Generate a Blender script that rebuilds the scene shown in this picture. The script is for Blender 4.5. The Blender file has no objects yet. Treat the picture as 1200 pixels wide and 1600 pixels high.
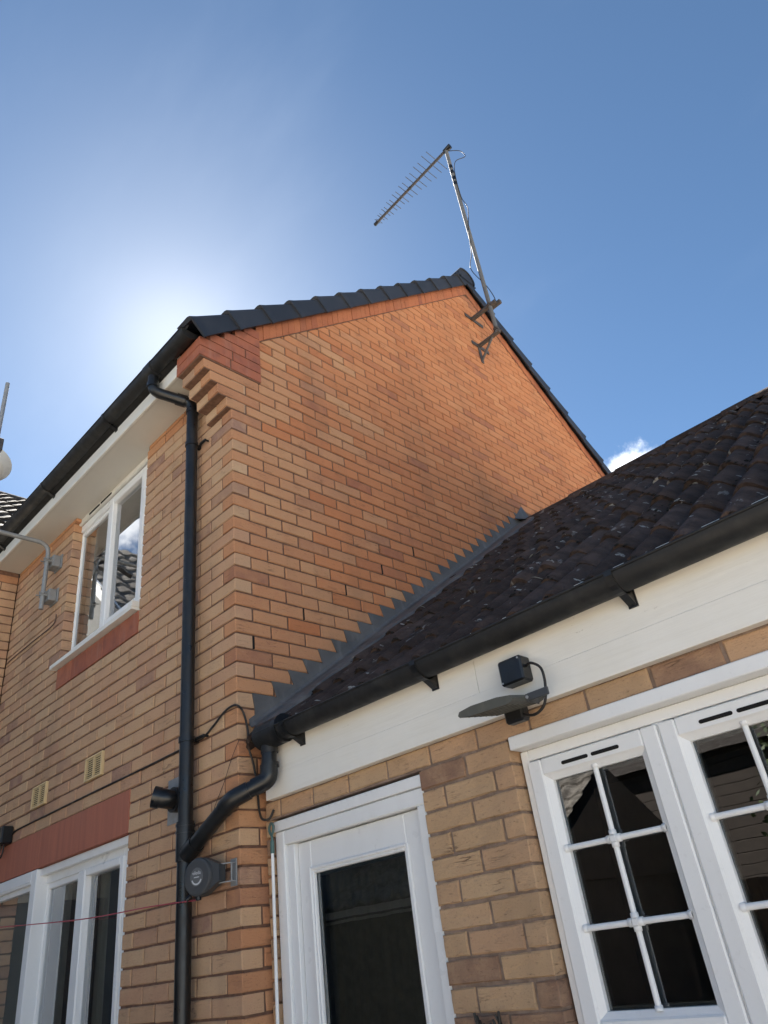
import bpy, math, random
from mathutils import Vector, Matrix, noise

random.seed(7)
SC = bpy.context.scene
COL = SC.collection

# ------------------------------------------------------------------ camera
CAM = Vector((2.805, -1.9273, 1.5839))
FPX = 1128.5                                   # focal length in pixels of the 1200x1600 photograph
RIGHT = Vector((0.69179, 0.71178, -0.12166))
FWD = Vector((-0.57199, 0.64036, 0.51303))
def _axes():
    th = Vector((1.0179, 0.3066, -0.7916))
    a = th.length; k = th / a
    K = Matrix(((0, -k.z, k.y), (k.z, 0, -k.x), (-k.y, k.x, 0)))
    return Matrix.Identity(3) + math.sin(a) * K + (1 - math.cos(a)) * (K @ K)
RC = _axes()
cam_data = bpy.data.cameras.new('camera')
cam = bpy.data.objects.new('camera', cam_data)
COL.objects.link(cam)
cam_data.sensor_fit = 'VERTICAL'
cam_data.sensor_height = 24.0
cam_data.lens = FPX / 1600 * 24.0
cam_data.clip_start = 0.05
cam_data.clip_end = 3000
r, d, f = RC[0], RC[1], RC[2]
cam.matrix_world = Matrix(((r.x, -d.x, -f.x, CAM.x), (r.y, -d.y, -f.y, CAM.y), (r.z, -d.z, -f.z, CAM.z), (0, 0, 0, 1)))
SC.camera = cam
def project(p):
    c = RC @ (Vector(p) - CAM)
    if c.z < 0.05: return None
    return (600 + FPX * c.x / c.z, 800 + FPX * c.y / c.z, c.z)

# ------------------------------------------------------------------ sky, sun, exposure
SUN_EL = math.radians(44.5)
SUN_AZ = math.radians(-61.0)                    # from +Y towards +X
SC.view_settings.view_transform = 'Standard'
SC.view_settings.look = 'None'
SC.view_settings.gamma = 1.0
SC.view_settings.use_curve_mapping = False
SC.view_settings.exposure = 2.5
W = bpy.data.worlds.new('World')
SC.world = W
W.use_nodes = True
def build_world():
    nt = W.node_tree; N = nt.nodes; L = nt.links
    N.clear()
    out = N.new('ShaderNodeOutputWorld'); bg = N.new('ShaderNodeBackground')
    sky = N.new('ShaderNodeTexSky'); sky.sky_type = 'NISHITA'; sky.sun_disc = False
    sky.sun_elevation = SUN_EL; sky.sun_rotation = SUN_AZ
    sky.altitude = 0; sky.air_density = 0.43; sky.dust_density = 0.05; sky.ozone_density = 1.1
    bg.inputs['Strength'].default_value = 0.05
    tc = N.new('ShaderNodeTexCoord')
    nz = N.new('ShaderNodeTexNoise'); nz.inputs['Scale'].default_value = 20; nz.inputs['Detail'].default_value = 8; nz.inputs['Roughness'].default_value = 0.62
    L.new(tc.outputs['Generated'], nz.inputs['Vector'])
    total = None
    blobs = [((-0.292, 0.822, 0.487), 0.075), ((0.55, 0.75, 0.36), 0.16), ((0.9, -0.2, 0.38), 0.2), ((-0.2, -0.9, 0.40), 0.22), ((-0.93, -0.2, 0.3), 0.16), ((-0.76, -0.37, 0.55), 0.2)]
    for c, rad in blobs:
        c = Vector(c).normalized()
        vm = N.new('ShaderNodeVectorMath'); vm.operation = 'DISTANCE'; vm.inputs[1].default_value = c
        L.new(tc.outputs['Generated'], vm.inputs[0])
        m = N.new('ShaderNodeMapRange'); m.inputs['From Min'].default_value = 0; m.inputs['From Max'].default_value = rad
        m.inputs['To Min'].default_value = 0.62; m.inputs['To Max'].default_value = -0.25; m.clamp = True
        L.new(vm.outputs['Value'], m.inputs['Value'])
        if total is None: total = m.outputs['Result']
        else:
            a = N.new('ShaderNodeMath'); a.operation = 'MAXIMUM'; L.new(total, a.inputs[0]); L.new(m.outputs['Result'], a.inputs[1]); total = a.outputs[0]
    add = N.new('ShaderNodeMath'); add.operation = 'ADD'; L.new(total, add.inputs[0]); L.new(nz.outputs['Fac'], add.inputs[1])
    ramp = N.new('ShaderNodeMapRange'); ramp.interpolation_type = 'SMOOTHSTEP'
    ramp.inputs['From Min'].default_value = 0.66; ramp.inputs['From Max'].default_value = 1.0
    L.new(add.outputs[0], ramp.inputs['Value'])
    # thin high cirrus veil
    mp = N.new('ShaderNodeMapping'); mp.inputs['Scale'].default_value = (1.2, 4.0, 3.0); mp.inputs['Rotation'].default_value = (0.3, 0.5, 0.9)
    L.new(tc.outputs['Generated'], mp.inputs['Vector'])
    n2 = N.new('ShaderNodeTexNoise'); n2.inputs['Scale'].default_value = 1.6; n2.inputs['Detail'].default_value = 6; n2.inputs['Roughness'].default_value = 0.55
    L.new(mp.outputs['Vector'], n2.inputs['Vector'])
    r2 = N.new('ShaderNodeMapRange'); r2.interpolation_type = 'SMOOTHSTEP'; r2.inputs['From Min'].default_value = 0.46; r2.inputs['From Max'].default_value = 0.8; r2.inputs['To Max'].default_value = 0.035
    L.new(n2.outputs['Fac'], r2.inputs['Value'])
    veil = N.new('ShaderNodeMix'); veil.data_type = 'RGBA'
    L.new(r2.outputs['Result'], veil.inputs['Factor']); hs = N.new('ShaderNodeMix'); hs.data_type = 'RGBA'; hs.blend_type = 'MULTIPLY'; hs.inputs['Factor'].default_value = 1
    L.new(sky.outputs['Color'], hs.inputs['A']); hs.inputs['B'].default_value = (0.84, 0.98, 0.945, 1)
    L.new(hs.outputs['Result'], veil.inputs['A'])
    veil.inputs['B'].default_value = (5.2, 5.9, 6.6, 1)
    mix = N.new('ShaderNodeMix'); mix.data_type = 'RGBA'
    L.new(ramp.outputs['Result'], mix.inputs['Factor']); L.new(veil.outputs['Result'], mix.inputs['A'])
    mix.inputs['B'].default_value = (7.6, 7.7, 7.9, 1)
    # aureole: forward scattering round the sun, a function of the angle to it only
    sd = Vector((math.cos(SUN_EL) * math.sin(SUN_AZ), math.cos(SUN_EL) * math.cos(SUN_AZ), math.sin(SUN_EL)))
    dt = N.new('ShaderNodeVectorMath'); dt.operation = 'DISTANCE'; dt.inputs[1].default_value = sd
    L.new(tc.outputs['Generated'], dt.inputs[0])
    def mth(op, a, b=None):
        x = N.new('ShaderNodeMath'); x.operation = op
        for i, v in enumerate((a, b)):
            if v is None: continue
            if isinstance(v, (int, float)): x.inputs[i].default_value = v
            else: L.new(v, x.inputs[i])
        return x.outputs[0]
    d2 = mth('MULTIPLY', dt.outputs['Value'], dt.outputs['Value'])
    g1 = mth('MULTIPLY', mth('EXPONENT', mth('DIVIDE', d2, -0.062)), 0.85)
    g2 = mth('MULTIPLY', mth('EXPONENT', mth('DIVIDE', d2, -0.007)), 1.0)
    glow = N.new('ShaderNodeCombineColor'); gg = mth('ADD', g1, g2)
    L.new(gg, glow.inputs[0]); L.new(mth('MULTIPLY', gg, 0.90), glow.inputs[1]); L.new(mth('MULTIPLY', gg, 0.74), glow.inputs[2])
    ad = N.new('ShaderNodeMix'); ad.data_type = 'RGBA'; ad.blend_type = 'ADD'; ad.inputs['Factor'].default_value = 1
    L.new(mix.outputs['Result'], ad.inputs['A']); L.new(glow.outputs[0], ad.inputs['B'])
    L.new(ad.outputs['Result'], bg.inputs['Color']); L.new(bg.outputs[0], out.inputs[0])
build_world()
sun_data = bpy.data.lights.new('sun', 'SUN'); sun_data.energy = 5.0; sun_data.angle = math.radians(0.53); sun_data.color = (1.0, 0.94, 0.85)
sun = bpy.data.objects.new('sun', sun_data); COL.objects.link(sun)
SUN_DIR = Vector((math.cos(SUN_EL) * math.sin(SUN_AZ), math.cos(SUN_EL) * math.cos(SUN_AZ), math.sin(SUN_EL)))
sun.rotation_euler = SUN_DIR.to_track_quat('Z', 'Y').to_euler()
sun.location = (-20, 12, 25)

# ------------------------------------------------------------------ materials
class NB:
    def __init__(self, name):
        self.m = bpy.data.materials.new(name); self.m.use_nodes = True
        self.nt = self.m.node_tree; self.N = self.nt.nodes; self.L = self.nt.links
        self.N.clear()
        self.out = self.N.new('ShaderNodeOutputMaterial')
        self.bs = self.N.new('ShaderNodeBsdfPrincipled')
        self.L.new(self.bs.outputs[0], self.out.inputs[0])
        self._pos = None
    def n(self, t, **k):
        x = self.N.new(t)
        for a, b in k.items(): setattr(x, a, b)
        return x
    def pos(self, scale=None, rot=None):
        if self._pos is None: self._pos = self.n('ShaderNodeNewGeometry')
        if scale is None: return self._pos.outputs['Position']
        mp = self.n('ShaderNodeMapping'); mp.inputs['Scale'].default_value = scale
        if rot: mp.inputs['Rotation'].default_value = rot
        self.L.new(self._pos.outputs['Position'], mp.inputs['Vector']); return mp.outputs['Vector']
    def noise(self, scale, detail=4, rough=0.55, vec=None):
        x = self.n('ShaderNodeTexNoise'); x.inputs['Scale'].default_value = scale; x.inputs['Detail'].default_value = detail; x.inputs['Roughness'].default_value = rough
        self.L.new(vec if vec is not None else self.pos(), x.inputs['Vector']); return x.outputs['Fac']
    def rng(self, v, a, b, c=0.0, d=1.0, smooth=False):
        x = self.n('ShaderNodeMapRange'); x.clamp = True
        if smooth: x.interpolation_type = 'SMOOTHSTEP'
        for nme, val in (('From Min', a), ('From Max', b), ('To Min', c), ('To Max', d)): x.inputs[nme].default_value = val
        self.L.new(v, x.inputs['Value']); return x.outputs['Result']
    def math(self, op, a, b=None):
        x = self.n('ShaderNodeMath', operation=op)
        for i, v in enumerate((a, b)):
            if v is None: continue
            if isinstance(v, (int, float)): x.inputs[i].default_value = v
            else: self.L.new(v, x.inputs[i])
        return x.outputs[0]
    def mix(self, f, a, b, blend='MIX'):
        x = self.n('ShaderNodeMix', data_type='RGBA', blend_type=blend)
        for i, v in (('Factor', f), ('A', a), ('B', b)):
            if isinstance(v, (int, float)): x.inputs[i].default_value = v
            elif isinstance(v, tuple): x.inputs[i].default_value = (*v, 1)
            else: self.L.new(v, x.inputs[i])
        return x.outputs['Result']
    def ramp(self, v, stops, const=False):
        x = self.n('ShaderNodeValToRGB'); cr = x.color_ramp
        if const: cr.interpolation = 'CONSTANT'
        while len(cr.elements) < len(stops): cr.elements.new(0.5)
        for e, (p, c) in zip(cr.elements, stops): e.position = p; e.color = (*c, 1)
        self.L.new(v, x.inputs['Fac']); return x.outputs['Color']
    def rand(self, k=1.0):
        """one value per object and per loose piece"""
        oi = self.n('ShaderNodeObjectInfo'); self.pos()
        a = self.math('MULTIPLY', self._pos.outputs['Random Per Island'], 3.17)
        b = self.math('ADD', oi.outputs['Random'], a)
        return self.math('FRACT', self.math('MULTIPLY', b, k))
    def col(self, c):
        if isinstance(c, tuple): self.bs.inputs['Base Color'].default_value = (*c, 1)
        else: self.L.new(c, self.bs.inputs['Base Color'])
    def rough(self, v):
        if isinstance(v, (int, float)): self.bs.inputs['Roughness'].default_value = v
        else: self.L.new(v, self.bs.inputs['Roughness'])
    def bump(self, h, strength=0.3, dist=0.01):
        b = self.n('ShaderNodeBump'); b.inputs['Strength'].default_value = strength; b.inputs['Distance'].default_value = dist
        self.L.new(h, b.inputs['Height']); self.L.new(b.outputs[0], self.bs.inputs['Normal'])

def brick_material(name, stops, dark=(0.13, 0.075, 0.055), purple=0.80, crease=0.8):
    b = NB(name)
    r1 = b.rand(1.0); r2 = b.rand(7.7); r3 = b.rand(13.3)
    base = b.ramp(r1, stops)
    cloud = b.noise(9, 4, 0.6)
    base = b.mix(b.rng(cloud, 0.42, 0.68, 0, 0.55, True), base, b.ramp(r3, stops))
    # flashed (purple brown) bricks
    amt = b.math('MULTIPLY', b.rng(r2, purple, purple + 0.12, 0, 1), b.rng(b.noise(13, 3), 0.3, 0.6, 0.35, 0.9))
    base = b.mix(amt, base, dark)
    # dirt specks and drag marks
    fine = b.noise(160, 3, 0.6)
    marks = b.noise(1.0, 5, 0.65, b.pos((38, 38, 120)))
    base = b.mix(b.rng(fine, 0.58, 0.75, 0, 0.35), base, (0.10, 0.065, 0.045))
    base = b.mix(b.rng(marks, 0.60, 0.70, 0, 0.5 * crease), base, (0.09, 0.055, 0.04))
    base = b.mix(b.rng(marks, 0.38, 0.30, 0, 0.25), base, (0.55, 0.40, 0.26))
    cz = b.noise(1.0, 2, 0.5, b.pos((4.5, 4.5, 50)))
    line = b.math('SUBTRACT', 1.0, b.rng(b.math('ABSOLUTE', b.math('SUBTRACT', cz, 0.5)), 0.004, 0.020))
    line = b.math('MULTIPLY', line, b.rng(b.noise(7, 3), 0.54, 0.68))
    base = b.mix(b.math('MULTIPLY', line, 0.6 * crease), base, (0.10, 0.062, 0.042))
    # rain streaks and grime: broad vertical mottling over the whole wall
    grime = b.noise(1.0, 4, 0.6, b.pos((2.6, 2.6, 0.6)))
    base = b.mix(b.rng(grime, 0.5, 0.75, 0, 0.30), base, (0.12, 0.085, 0.065))
    b.col(base); b.rough(0.9)
    h = b.math('SUBTRACT', b.math('ADD', b.math('MULTIPLY', marks, 0.9), b.math('MULTIPLY', fine, 0.35)), b.math('MULTIPLY', line, 0.8))
    b.bump(h, 0.7, 0.008)
    b.bs.inputs['Specular IOR Level'].default_value = 0.25
    return b.m

M = {}
M['brick'] = brick_material('buff_brick', [(0.0, (0.50, 0.31, 0.185)), (0.3, (0.56, 0.365, 0.22)), (0.55, (0.51, 0.295, 0.18)), (0.8, (0.57, 0.38, 0.23)), (1.0, (0.49, 0.285, 0.18))], dark=(0.31, 0.18, 0.135), purple=0.85)
M['brick_gable'] = brick_material('bounce_tinted_brick', [(0.0, (0.50, 0.205, 0.092)), (0.3, (0.54, 0.23, 0.106)), (0.55, (0.49, 0.19, 0.084)), (0.8, (0.55, 0.25, 0.12)), (1.0, (0.46, 0.176, 0.08))], dark=(0.36, 0.145, 0.085), purple=0.87)  # same brick made oranger; the tint partly stands in for warm bounced light
M['brick_ext'] = brick_material('sandy_brick', [(0.0, (0.46, 0.30, 0.175)), (0.3, (0.53, 0.36, 0.215)), (0.6, (0.50, 0.315, 0.19)), (1.0, (0.55, 0.365, 0.21))], dark=(0.24, 0.14, 0.098), purple=0.74, crease=1.0)
M['brick_mid'] = brick_material('brown_orange_brick', [(0.0, (0.49, 0.245, 0.13)), (0.3, (0.54, 0.285, 0.15)), (0.55, (0.50, 0.235, 0.12)), (0.8, (0.54, 0.30, 0.16)), (1.0, (0.46, 0.215, 0.115))], dark=(0.34, 0.16, 0.10), purple=0.86)  # halfway tone: brownish courses, and part of the warm light tint on the gable
def red_brick():
    b = NB('red_brick'); r1 = b.rand()
    base = b.ramp(r1, [(0, (0.33, 0.105, 0.058)), (0.5, (0.38, 0.125, 0.066)), (1, (0.30, 0.092, 0.053))])
    base = b.mix(b.rng(b.noise(14), 0.45, 0.7, 0, 0.5), base, (0.16, 0.065, 0.05))
    base = b.mix(b.rng(b.noise(1, 4, 0.6, b.pos((22, 22, 2.5))), 0.52, 0.72, 0, 0.35), base, (0.36, 0.2, 0.15))
    b.col(base); b.rough(0.85); b.bump(b.noise(120, 3), 0.3, 0.004); return b.m
M['red'] = red_brick()
M['red_orange'] = brick_material('red_orange_brick', [(0, (0.42, 0.145, 0.07)), (0.5, (0.47, 0.17, 0.08)), (1, (0.39, 0.13, 0.065))], dark=(0.28, 0.1, 0.065), purple=.85)
def lintel_mat():
    b = NB('red_lintel')
    streak = b.noise(1, 5, 0.65, b.pos((26, 26, 1.6)))
    base = b.mix(b.rng(streak, 0.35, 0.7, 0, 0.7), (0.42, 0.145, 0.088), (0.29, 0.105, 0.07))
    base = b.mix(b.rng(b.noise(3, 4), 0.5, 0.75, 0, 0.3), base, (0.30, 0.13, 0.09))
    b.col(base); b.rough(0.8); b.bump(b.noise(220, 3), 0.2, 0.003); return b.m
M['lintel'] = lintel_mat()
def mortar_mat(name, c1, c2):
    b = NB(name); b.col(b.mix(b.rng(b.noise(30, 4), 0.4, 0.65), c1, c2)); b.rough(0.95); b.bump(b.noise(260, 3), 0.5, 0.004); return b.m
M['mortar'] = mortar_mat('mortar', (0.135, 0.073, 0.049), (0.19, 0.105, 0.07))
M['mortar_ext'] = mortar_mat('mortar_brown', (0.20, 0.14, 0.105), (0.28, 0.205, 0.16))
def upvc(name, c, rough=0.32, dirt=0.10):
    b = NB(name)
    g = b.rng(b.noise(1, 5, 0.6, b.pos((7, 7, 2.2))), 0.5, 0.75, 0, dirt)
    col = b.mix(g, c, (0.42, 0.40, 0.35))
    b.col(b.mix(b.rng(b.noise(55, 4), 0.62, 0.75, 0, dirt), col, (0.3, 0.28, 0.24)))
    b.rough(b.rng(b.noise(6), 0.3, 0.7, rough - 0.06, rough + 0.12)); b.bump(b.noise(14, 3), 0.05, 0.004); return b.m
M['upvc'] = upvc('white_upvc', (0.80, 0.81, 0.81))
M['upvc_cream'] = upvc('aged_upvc', (0.74, 0.73, 0.68), 0.4, 0.2)
def painted_wood():
    b = NB('cream_painted_wood')
    grain = b.noise(1, 5, 0.6, b.pos((3.5, 60, 70)))
    col = b.mix(b.rng(grain, 0.5, 0.7, 0, 0.16), (0.80, 0.785, 0.73), (0.60, 0.57, 0.49))
    col = b.mix(b.rng(b.noise(2.4, 5, 0.6), 0.5, 0.72, 0, 0.3), col, (0.66, 0.63, 0.54))
    flake = b.noise(1, 6, 0.7, b.pos((9, 40, 45)))
    col = b.mix(b.rng(flake, 0.705, 0.73, 0, 0.65), col, (0.30, 0.27, 0.22))
    b.col(col); b.rough(0.5); b.bump(b.math('ADD', grain, flake), 0.16, 0.004); return b.m
M['wood'] = painted_wood()
def plastic(name, c, rough=0.35, dust=(0.12, 0.115, 0.105), amt=0.4):
    b = NB(name)
    n = b.rng(b.noise(7, 6, 0.65), 0.5, 0.78, 0, amt)
    b.col(b.mix(n, c, dust)); b.rough(b.rng(b.noise(18, 4), 0.3, 0.7, rough - 0.08, rough + 0.18)); b.bump(b.noise(40, 3), 0.04, 0.003); return b.m
M['black'] = plastic('black_plastic', (0.0075, 0.008, 0.009), 0.34, (0.05, 0.05, 0.048), 0.35)
M['black_gutter'] = plastic('weathered_black_plastic', (0.009, 0.0095, 0.0105), 0.55, (0.055, 0.053, 0.048), 0.55)
M['grey_dark'] = plastic('charcoal_plastic', (0.045, 0.048, 0.052), 0.45, (0.10, 0.10, 0.095), 0.3)
M['cable'] = plastic('cable_sheath', (0.014, 0.012, 0.012), 0.5)
M['cable_brown'] = plastic('brown_cable_sheath', (0.10, 0.06, 0.045), 0.55)
M['buff_plastic'] = plastic('buff_plastic', (0.66, 0.50, 0.27), 0.5, (0.45, 0.33, 0.19), 0.4)
M['line'] = plastic('pink_line', (0.42, 0.06, 0.085), 0.5, (0.42, 0.06, 0.085), 0)
M['green'] = plastic('green_plastic', (0.06, 0.13, 0.12), 0.45)
M['olive'] = plastic('weathered_grey_metal', (0.075, 0.078, 0.07), 0.55, (0.15, 0.15, 0.125), 0.7)
M['print'] = plastic('pale_print', (0.5, 0.52, 0.54), 0.5, (0.5, 0.52, 0.54), 0)
M['badge'] = plastic('grey_badge', (0.10, 0.105, 0.11), 0.4)
M['dark'] = plastic('dark_void', (0.006, 0.006, 0.006), 0.9, (0.006, 0.006, 0.006), 0)
M['iron'] = plastic('cast_iron', (0.011, 0.011, 0.012), 0.5)
def metal(name, c, rough, amt=0.5, dirt=(0.2, 0.18, 0.15)):
    b = NB(name); b.bs.inputs['Metallic'].default_value = 0.4
    b.col(b.mix(b.rng(b.noise(18, 5, 0.6), 0.45, 0.75, 0, amt), c, dirt)); b.rough(b.rng(b.noise(30), 0.3, 0.7, rough - 0.1, rough + 0.15)); return b.m
M['galv'] = metal('galvanised_steel', (0.42, 0.43, 0.44), 0.45)
M['galv_dull'] = metal('dull_galvanised_steel', (0.30, 0.31, 0.315), 0.6)
M['mast_steel'] = metal('weathered_mast_steel', (0.15, 0.155, 0.16), 0.8)
M['steel_dark'] = metal('rusted_bracket_steel', (0.085, 0.08, 0.078), 0.6, 0.6, (0.13, 0.085, 0.06))
M['alu'] = metal('aluminium', (0.5, 0.5, 0.5), 0.35, 0.3)
def lead():
    b = NB('lead_sheet')
    n = b.noise(4.5, 6, 0.65); st = b.noise(1, 5, 0.6, b.pos((14, 14, 5)))
    c = b.mix(b.rng(n, 0.35, 0.7), (0.078, 0.076, 0.075), (0.13, 0.127, 0.126))
    c = b.mix(b.rng(st, 0.55, 0.75, 0, 0.5), c, (0.22, 0.218, 0.216))
    b.col(c); b.rough(b.rng(n, 0.3, 0.7, 0.5, 0.75)); b.bump(b.noise(11, 4), 0.5, 0.02); return b.m
M['lead'] = lead()
def tile_dark():
    b = NB('blue_black_roof_tile'); r = b.rand()
    c = b.ramp(r, [(0, (0.016, 0.0185, 0.025)), (1, (0.026, 0.029, 0.037))])
    c = b.mix(b.rng(b.noise(6, 5), 0.45, 0.75, 0, 0.5), c, (0.045, 0.047, 0.052))
    b.col(c); b.rough(0.55); b.bump(b.noise(90, 3), 0.12, 0.003); return b.m
M['tile_dark'] = tile_dark()
def tile_mossy(name, a1, a2, lich=1.0):
    b = NB(name); r = b.rand()
    c = b.ramp(r, [(0, a1), (1, a2)])
    c = b.mix(b.rng(b.noise(11, 5, 0.65), 0.40, 0.62, 0, 0.6), c, (0.024, 0.018, 0.0155))
    c = b.mix(b.rng(b.noise(28, 4, 0.6), 0.55, 0.72, 0, 0.45), c, (0.055, 0.043, 0.034))
    vor = b.n('ShaderNodeTexVoronoi'); vor.inputs['Scale'].default_value = 15; vor.inputs['Randomness'].default_value = 1
    wob = b.n('ShaderNodeVectorMath', operation='ADD')
    nv = b.n('ShaderNodeTexNoise'); nv.inputs['Scale'].default_value = 40; nv.inputs['Detail'].default_value = 3
    b.L.new(b.pos(), nv.inputs['Vector'])
    sc = b.n('ShaderNodeVectorMath', operation='SCALE'); sc.inputs['Scale'].default_value = 0.045
    b.L.new(nv.outputs['Color'], sc.inputs[0]); b.L.new(b.pos(), wob.inputs[0]); b.L.new(sc.outputs[0], wob.inputs[1]); b.L.new(wob.outputs[0], vor.inputs['Vector'])
    sep = b.n('ShaderNodeSeparateColor'); b.L.new(vor.outputs['Color'], sep.inputs[0])
    size = b.rng(sep.outputs[0], 0.55, 1.0, 0.0, 0.30)
    spot = b.math('LESS_THAN', vor.outputs['Distance'], size)
    spot = b.math('MULTIPLY', spot, b.rng(b.noise(70, 3, 0.6), 0.40, 0.58, 0.1, 0.9))
    c = b.mix(b.math('MULTIPLY', spot, lich), c, (0.36, 0.35, 0.32))
    vs = b.noise(1, 4, 0.6, b.pos((30, 5, 5)))
    c = b.mix(b.rng(vs, 0.64, 0.69, 0, 0.5 * lich), c, (0.30, 0.295, 0.28))
    b.col(c); b.rough(0.92)
    b.bump(b.math('ADD', b.noise(60, 5, 0.7), b.math('MULTIPLY', b.noise(14, 4), 1.5)), 0.7, 0.012)
    b.bs.inputs['Specular IOR Level'].default_value = 0.12
    return b.m
M['tile_mossy'] = tile_mossy('mossy_brown_tile', (0.060, 0.043, 0.037), (0.098, 0.071, 0.062))
M['tile_pale'] = tile_mossy('pale_tile', (0.19, 0.175, 0.155), (0.26, 0.24, 0.215), 0.6)  # lighter grey stands in for sky sheen on the garage tiles
M['tile_grey'] = tile_mossy('weathered_grey_tile', (0.055, 0.05, 0.047), (0.085, 0.078, 0.072), 0.6)
def moss():
    b = NB('moss'); b.col(b.ramp(b.rand(), [(0, (0.010, 0.0085, 0.0065)), (0.6, (0.016, 0.013, 0.0095)), (1, (0.023, 0.020, 0.013))])); b.rough(1.0); b.bump(b.noise(120, 4, 0.7), 1.0, 0.01); return b.m
M['moss'] = moss()
M['lichen'] = mortar_mat('lichen', (0.20, 0.195, 0.18), (0.32, 0.31, 0.29))
def glass(name, tint, gain, rough=0.004):
    b = NB(name); b.N.remove(b.bs)
    fr = b.n('ShaderNodeFresnel'); fr.inputs['IOR'].default_value = 1.52
    tr = b.n('ShaderNodeBsdfTransparent'); tr.inputs['Color'].default_value = (*tint, 1)
    gl = b.n('ShaderNodeBsdfGlossy'); gl.inputs['Roughness'].default_value = rough; gl.inputs['Color'].default_value = (0.95, 0.97, 1, 1)
    bp = b.n('ShaderNodeBump'); bp.inputs['Strength'].default_value = 0.012; bp.inputs['Distance'].default_value = 0.02
    b.L.new(b.noise(4.0, 2), bp.inputs['Height']); b.L.new(bp.outputs[0], gl.inputs['Normal'])
    mx = b.n('ShaderNodeMixShader')
    b.L.new(b.math('SUBTRACT', 1.0, b.math('POWER', b.math('SUBTRACT', 1.0, fr.outputs[0]), gain)), mx.inputs[0])
    b.L.new(tr.outputs[0], mx.inputs[1]); b.L.new(gl.outputs[0], mx.inputs[2]); b.L.new(mx.outputs[0], b.out.inputs[0])
    return b.m
M['glass'] = glass('window_glass', (0.82, 0.88, 0.85), 3.6)
def plain(name, c, rough=0.8, n=8, var=0.25):
    b = NB(name); b.col(b.mix(b.rng(b.noise(n, 4), 0.35, 0.7), c, tuple(x * (1 - var) for x in c))); b.rough(rough); return b.m
M['room'] = plain('room_paint', (0.42, 0.45, 0.43))
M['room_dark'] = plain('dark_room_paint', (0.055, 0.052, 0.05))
M['blind'] = plain('grey_blind_fabric', (0.50, 0.50, 0.49), 0.9, 3, 0.1)
M['render_grey'] = plain('grey_render', (0.11, 0.112, 0.108), 0.9, 5, 0.15)
M['curtain'] = plain('grey_curtain_fabric', (0.36, 0.35, 0.33), 0.9, 5, 0.2)
M['net'] = plain('dark_net_fabric', (0.085, 0.075, 0.066), 0.95, 30, 0.3)
M['enamel'] = plain('white_enamel', (0.75, 0.75, 0.74), 0.25)
M['soffit'] = upvc('soffit_board', (0.62, 0.60, 0.55), 0.5, 0.12)
def paving():
    b = NB('sandstone_paving'); r = b.rand()
    c = b.ramp(r, [(0, (0.56, 0.49, 0.40)), (0.5, (0.62, 0.545, 0.45)), (1, (0.52, 0.46, 0.38))])
    b.col(b.mix(b.rng(b.noise(5, 5), 0.4, 0.7, 0, 0.4), c, (0.42, 0.37, 0.31))); b.rough(0.9); b.bump(b.noise(40, 4), 0.3, 0.006); return b.m
M['paving'] = paving()
M['ground'] = plain('pale_gravel', (0.52, 0.46, 0.38), 0.95, 3, 0.35)
M['timber'] = plain('fence_timber', (0.13, 0.09, 0.06), 0.85, 12, 0.4)
M['cladding'] = plain('brown_cladding', (0.07, 0.055, 0.045), 0.8, 9, 0.3)
def leaf():
    b = NB('leaf'); b.col(b.ramp(b.rand(), [(0, (0.035, 0.06, 0.018)), (0.6, (0.06, 0.095, 0.028)), (1, (0.09, 0.115, 0.04))])); b.rough(0.6); return b.m
M['leaf'] = leaf()
M['bark'] = plain('bark', (0.11, 0.08, 0.055), 0.95, 20, 0.5)

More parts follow.
